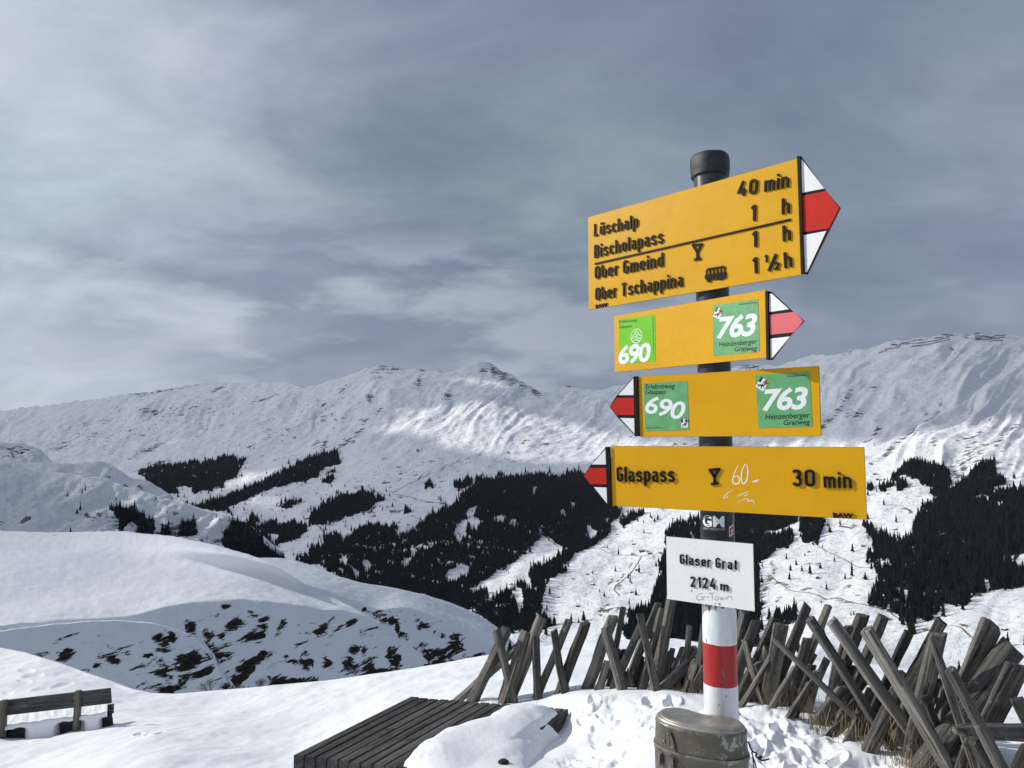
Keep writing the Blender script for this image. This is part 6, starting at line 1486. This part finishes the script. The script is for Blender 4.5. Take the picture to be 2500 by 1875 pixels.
# ------------------------------------------------------------------ bare bushes at the foot of the knoll
M_TWIG = simple('bare_twigs', (0.05, 0.04, 0.035), 0.9)
def bush(px, py, Y, H, seed, label):
    r = random.Random(seed); v, f = [], []
    def seg(a, b, ra, rb):
        d = (b - a).normalized(); s = d.orthogonal().normalized(); q = d.cross(s); k = len(v)
        for p, rr in ((a, ra), (b, rb)):
            for j in range(3): an = j * 2.094; v.append(tuple(p + s * rr * math.cos(an) + q * rr * math.sin(an)))
        for j in range(3): f.append((k + j, k + (j + 1) % 3, k + 3 + (j + 1) % 3, k + 3 + j))
    def grow(p, d, L, rad, lv):
        b = p + d * L; seg(p, b, rad, rad * 0.7)
        if lv == 0: return
        for _ in range(3): grow(b, (d + Vector((r.gauss(0, .5), r.gauss(0, .5), r.gauss(0.1, .3)))).normalized(), L * r.uniform(.6, .9), rad * 0.65, lv - 1)
    base = at(px, py, Y); 
    for _ in range(6): grow(Vector((0, 0, -0.3)), Vector((r.gauss(0, .5), r.gauss(0, .3), 1)).normalized(), H * 0.34, 0.018, 4)
    o = mesh_obj('bare_bush', v, f, M_TWIG); o.location = base; tag(o, label, 'bush', 'bare bushes at the foot of the knoll')
bush(520, 1690, 58, 1.3, 1, 'leafless bush low on the knoll, leftmost of the three above the snow edge'); bush(585, 1692, 58, 1.0, 2, 'leafless bush low on the knoll, middle one of the three'); bush(635, 1684, 59, 1.1, 3, 'leafless bush low on the knoll, rightmost of the three above the snow edge')
# ------------------------------------------------------------------ farm tracks, hay barns and avalanche fences across the valley
M_TRACK = simple('bare_track', (0.16, 0.14, 0.115), 0.9, var=0.5, scale=0.02)
TRACKS = [Z6([(120, 380), (200, 400), (280, 430), (350, 470)]), Z6([(1050, 650), (1100, 690), (1160, 720), (1230, 735), (1290, 745)]), Z6([(1380, 740), (1450, 745), (1520, 785), (1600, 800), (1700, 808), (1800, 806), (1890, 800)]),
          Z6([(1790, 815), (1750, 880), (1700, 950), (1640, 1000), (1590, 1050), (1585, 1080), (1620, 1120)]), Z8([(610, 635), (680, 690), (760, 730), (860, 780), (930, 810), (1000, 830), (1080, 840)]),
          Z8([(150, 915), (250, 930), (330, 990), (420, 1040), (560, 1058), (680, 1075), (760, 1090), (850, 1120), (900, 1145), (1010, 1165), (1180, 1190)]), Z8([(1640, 1290), (1740, 1330), (1830, 1385)]),
          Z8([(1180, 1190), (1250, 1230), (1330, 1260)]), Z5([(370, 1150), (420, 1180), (470, 1190), (510, 1217)]), Z5([(0, 1090), (100, 1110), (200, 1135), (300, 1150)]), Z5([(740, 905), (820, 910), (890, 940), (980, 955), (1080, 960), (1160, 985), (1250, 1010), (1330, 1025), (1400, 1055)]),
          Z5([(1310, 800), (1350, 765), (1400, 745), (1455, 715)]), Z5([(985, 940), (1040, 915), (1100, 885), (1180, 850), (1250, 815)])]
for k, tr in enumerate(TRACKS):
    P = np.array(smooth_line(tr, 8)); n_ = len(P); C = far_point(P[:, 0], P[:, 1]); C[:, 2] += 1.2
    T = np.gradient(C[:, :2], axis=0); T /= np.linalg.norm(T, axis=1)[:, None]; W_ = (2.6 if k in (10, 11, 12, 8, 9) else 1.9) * (0.8 + 0.4 * np.abs(fbm(np.arange(n_) / 3.0, np.zeros(n_), 2, k)))
    nn_ = np.stack([-T[:, 1], T[:, 0]], 1) * W_[:, None]
    A_, B_ = C.copy(), C.copy(); A_[:, :2] += nn_; B_[:, :2] -= nn_
    o = grid_obj('farm_track', np.stack([A_, B_]), M_TRACK); tag(o, kind='structure')
M_BARN = simple('dark_barn_timber', (0.05, 0.038, 0.03), 0.9, var=0.3, scale=0.3); M_ROOFS = simple('snowy_roof', (0.80, 0.82, 0.85), 0.8); M_FARM = simple('reddish_farm_timber', (0.16, 0.075, 0.05), 0.9, var=0.3, scale=0.3)
def hut(p, L, W, Hh, rz, label, group, body=None, nm='hay_barn'):
    o = empty(nm, tuple(p), rz); o['label'] = label; o['category'] = 'barn' if nm == 'hay_barn' else 'house'
    if group: o['group'] = group
    v, f = box_m(-L / 2, L / 2, -W / 2, W / 2, -1.5, Hh); v += [(-L / 2, 0, Hh * 1.5), (L / 2, 0, Hh * 1.5)]; f = [q for q in f if q != (4, 5, 6, 7)] + [(4, 7, 8), (5, 9, 6), (4, 8, 9, 5), (7, 6, 9, 8)]
    mesh_obj('wall', v, f, body or M_BARN, o)
    e = 0.8; v = []; f = []
    for sgn in (-1, 1):
        b_ = len(v); v += [(-L / 2 - e, 0, Hh * 1.5 + .1), (L / 2 + e, 0, Hh * 1.5 + .1), (L / 2 + e, sgn * (W / 2 + e), Hh * .95), (-L / 2 - e, sgn * (W / 2 + e), Hh * .95)]
        v += [(x, y, z + 0.5) for x, y, z in v[b_:b_ + 4]]; f += [(b_, b_ + 1, b_ + 2, b_ + 3), (b_ + 4, b_ + 5, b_ + 6, b_ + 7)] + [(b_ + i, b_ + (i + 1) % 4, b_ + (i + 1) % 4 + 4, b_ + i + 4) for i in range(4)]
    mesh_obj('roof', v, f, M_ROOFS, o)
HUTS = Z6([(1258, 998), (1412, 1034), (1712, 1085), (1150, 1140), (1300, 1218), (1750, 922), (1600, 1000), (780, 1042), (750, 885), (1370, 950), (1730, 720), (1600, 625), (2030, 532), (260, 410), (1115, 1265), (1520, 1265)]) + \
    Z8([(620, 928), (970, 660), (1220, 525), (2060, 1300), (550, 705), (1080, 155), (1105, 160), (1140, 162), (1060, 125), (1900, 1340), (1920, 1430)]) + \
    Z5([(1140, 978), (1230, 1008), (1330, 1022), (1105, 1048), (1125, 1108), (870, 1100), (905, 1035), (720, 1128), (820, 1140), (545, 950), (478, 942), (285, 950), (210, 975), (235, 972), (1300, 843), (360, 983), (975, 905), (1035, 1150), (1095, 1168), (140, 975), (30, 1018), (240, 1018)])
HLAB = rank_labels(HUTS, region_of, 'hay barn')
HPn = far_point([h[0] for h in HUTS], [h[1] for h in HUTS])
for i, (p, hpq) in enumerate(zip(HPn, HUTS)):
    s = 0.8 + 0.35 * rng.random(); hut(p, 9.5 * s, 7 * s, 3.4 * s, rng.uniform(0, 3.1), HLAB[i], 'hay barns across the valley')
p = far_point([1567], [1347])[0]; hut(p, 17, 11, 6.5, 0.3, 'reddish brown farmhouse on the rim of the bright meadow left of the white board', None, M_FARM, 'farmhouse')
p = far_point([1586], [1351])[0]; hut(p, 12, 8, 4, 0.2, 'dark long barn beside the reddish farmhouse, to its right', None)
p = far_point([1545], [1353])[0]; hut(p, 14, 7, 3, 0.1, 'dark long barn beside the reddish farmhouse, to its left', None)
M_AVA = simple('dark_galvanised_steel', (0.05, 0.055, 0.065), 0.6, 0.1, metal=0.0)
AVL = ['the longest of the rows below the right mountain ridge', 'short piece joining the longest row at its left end', 'long row just below the longest row', 'lower left row under the rocky knob', 'leftmost and lowest short row', 'short row above the left part of the longest',
       'higher row left of the summit', 'small row just left below the summit', 'topmost piece touching the summit at the left', 'small piece left of the right-hand rows', 'top row of the right-hand stack', 'second row of the right-hand stack', 'lowest row of the right-hand stack',
       'tiny lone piece under the summit', 'short top piece just right of the summit', 'piece midway between summit and right-hand stack', 'lower piece midway between summit and right-hand stack']
Z7 = lambda p: Z(p, 3.16, 1800, 780)
for i, ln in enumerate([[(1255, 205), (1450, 188), (1640, 172)], [(1190, 210), (1265, 208)], [(1345, 222), (1500, 207), (1645, 197)], [(1140, 243), (1255, 234)], [(1090, 270), (1160, 264)], [(1265, 192), (1330, 188)], [(1340, 182), (1435, 172)],
                        [(1520, 160), (1590, 153)], [(1575, 130), (1620, 126)], [(1950, 150), (1988, 146)], [(1985, 136), (2072, 132)], [(1950, 162), (2070, 155)], [(1945, 190), (2052, 183)], [(1640, 225), (1670, 228)], [(1830, 122), (1870, 121)], [(1835, 148), (1945, 145)], [(1835, 167), (1945, 170)]]):
    P = np.array(Z7(ln)); P = np.concatenate([np.linspace(P[k], P[k + 1], 14) for k in range(len(P) - 1)]); C = far_point(P[:, 0], P[:, 1] + 0.5); org = C[0]
    # a level row: smooth the ground line so the fence runs evenly
    kz = np.polyfit(np.arange(len(C)), C[:, 2], 2); C[:, 2] = np.polyval(kz, np.arange(len(C))) + 4.0
    o = empty('avalanche_fence', tuple(org)); v, f = [], []
    for k in range(len(C) - 1):
        a_, b_ = C[k] - org, C[k + 1] - org
        for h0 in (1.0, 3.2, 5.4):
            q = len(v); v += [tuple(a_ + np.array([0, 0, h0])), tuple(b_ + np.array([0, 0, h0])), tuple(b_ + np.array([0, 0, h0 + 1.7])), tuple(a_ + np.array([0, 0, h0 + 1.7]))]
            v += [tuple(np.array(z_) + np.array([0, 0.4, 0])) for z_ in v[q:q + 4]]; f += [(q, q + 1, q + 2, q + 3), (q + 7, q + 6, q + 5, q + 4), (q + 3, q + 2, q + 6, q + 7)]
    mesh_obj('rail', v, f, M_AVA, o); v, f = [], []
    for k in range(0, len(C), 2):
        a_ = C[k] - org; w_, g_ = box_m(a_[0] - .3, a_[0] + .3, a_[1] + .4, a_[1] + 1.0, a_[2] - 6, a_[2] + 5.6); q = len(v); v += w_; f += [tuple(i_ + q for i_ in z_) for z_ in g_]
    mesh_obj('post', v, f, M_AVA, o)
    tag(o, 'grey avalanche fence, ' + AVL[i], 'fence', 'avalanche fences on the right mountain')

# ------------------------------------------------------------------ unseen sheet added to shade the mountains, holes cut where sun should fall
def added_shade_deck():
    LIT = [[(947, 1057), (975, 1018), (1034, 992), (1090, 995), (1215, 985), (1400, 1030), (1560, 1070), (1700, 1080), (1700, 1115), (1480, 1120), (1287, 1132), (1190, 1105), (1106, 1092), (1040, 1058), (1000, 1060)],
           [(1120, 925), (1165, 915), (1220, 938), (1200, 948)],
           [(1440, 1290), (1700, 1150), (1850, 1090), (2000, 1075), (2150, 1062), (2330, 1035), (2500, 1030), (3100, 1010), (3100, 2400), (1250, 2400), (1050, 1760), (1120, 1420), (1190, 1380), (1330, 1330)],
           [(420, 1084), (445, 1078), (455, 1088), (430, 1094)], [(590, 1150), (640, 1150), (690, 1150), (720, 1130), (760, 1105), (690, 1145), (620, 1172), (560, 1186), (520, 1196)], [(615, 1228), (650, 1222), (690, 1212), (700, 1220), (650, 1236), (620, 1242)],
           [(330, 1235), (380, 1215), (440, 1228), (430, 1245), (360, 1260)]]
    cols = np.arange(-560, 3061, 12.0); v = np.linspace(-0.40, 1.03, 240); cr = I(cols, CREST)
    py = 1700 + (cr[None] - 1700) * v[:, None]; px = np.broadcast_to(cols, py.shape); P = far_point(px, np.maximum(py, cr[None]), flat=True)
    P[..., 1] += np.where(v > 1, (v - 1) * 40000, 0)[:, None]
    qx = px + 26 * fbm(px / 60, py / 30, 4, 501); qy = py + 10 * fbm(px / 60 + 5, py / 30, 4, 505)
    lit = np.zeros(px.shape, bool)
    for p_ in LIT: lit |= inpoly(qx, qy, p_)
    Hc = 6800 + 120 * fbm(px / 300, py / 120, 3, 515)
    k = (Hc - P[..., 2]) / LS[2]; Q = P + LS * k[..., None]
    covered = ~lit; kq = covered[:-1, :-1] & covered[1:, :-1] & covered[:-1, 1:] & covered[1:, 1:]
    mc, t, b = mat('shade_deck_white'); setc(b, (0.85, 0.87, 0.9)); b.inputs['Roughness'].default_value = 1; b.inputs['Specular IOR Level'].default_value = 0; b.inputs['Alpha'].default_value = 0.50   # see-through sheet: some sun comes through
    # a second unseen sheet, added to dim the sun on the knoll
    gx, gy = np.meshgrid(np.linspace(-2400, -10, 60), np.linspace(95, 1500, 60)); gy = gy + 30 * fbm(gx / 90, gy * 0, 2, 77); G_ = np.stack([gx, gy, 0 * gx - 15], -1)
    Q2 = G_ + LS * ((6800 + 15) / LS[2]); o2 = grid_obj('added_shade_deck', Q2, mc); s2_ = o2.modifiers.new('thick', 'SOLIDIFY'); s2_.thickness = 60; tag(o2, kind='stuff')
    o = grid_obj('added_shade_deck', Q, mc, keep=kq); s = o.modifiers.new('thick', 'SOLIDIFY'); s.thickness = 60; tag(o, kind='stuff')
    a = Q.reshape(-1, 3) - CAM; yc = a[:, 1] * CT + a[:, 2] * ST; zc = -a[:, 1] * ST + a[:, 2] * CT
    u = a[:, 0] / yc * F + 1250; w = 937.5 - zc / yc * F; print('deck in frame:', int(((yc > 0) & (u > 0) & (u < 2500) & (w > 0) & (w < 1875)).sum()))
added_shade_deck()

# ------------------------------------------------------------------ the air
def haze():
    v, f = box_m(-16000, 12000, -60, 14000, -1300, 1750)
    m = bpy.data.materials.new('valley_air'); m.use_nodes = True; t = m.node_tree; t.nodes.clear()
    pv = N(t, 'ShaderNodeVolumePrincipled'); pv.inputs['Color'].default_value = (0.80, 0.88, 1.0, 1); pv.inputs['Density'].default_value = HAZE; pv.inputs['Anisotropy'].default_value = 0.0
    out = N(t, 'ShaderNodeOutputMaterial'); t.links.new(pv.outputs[0], out.inputs['Volume'])
    o = mesh_obj('haze', v, f, m); tag(o, kind='stuff')
HAZE = 8.0e-6
haze()
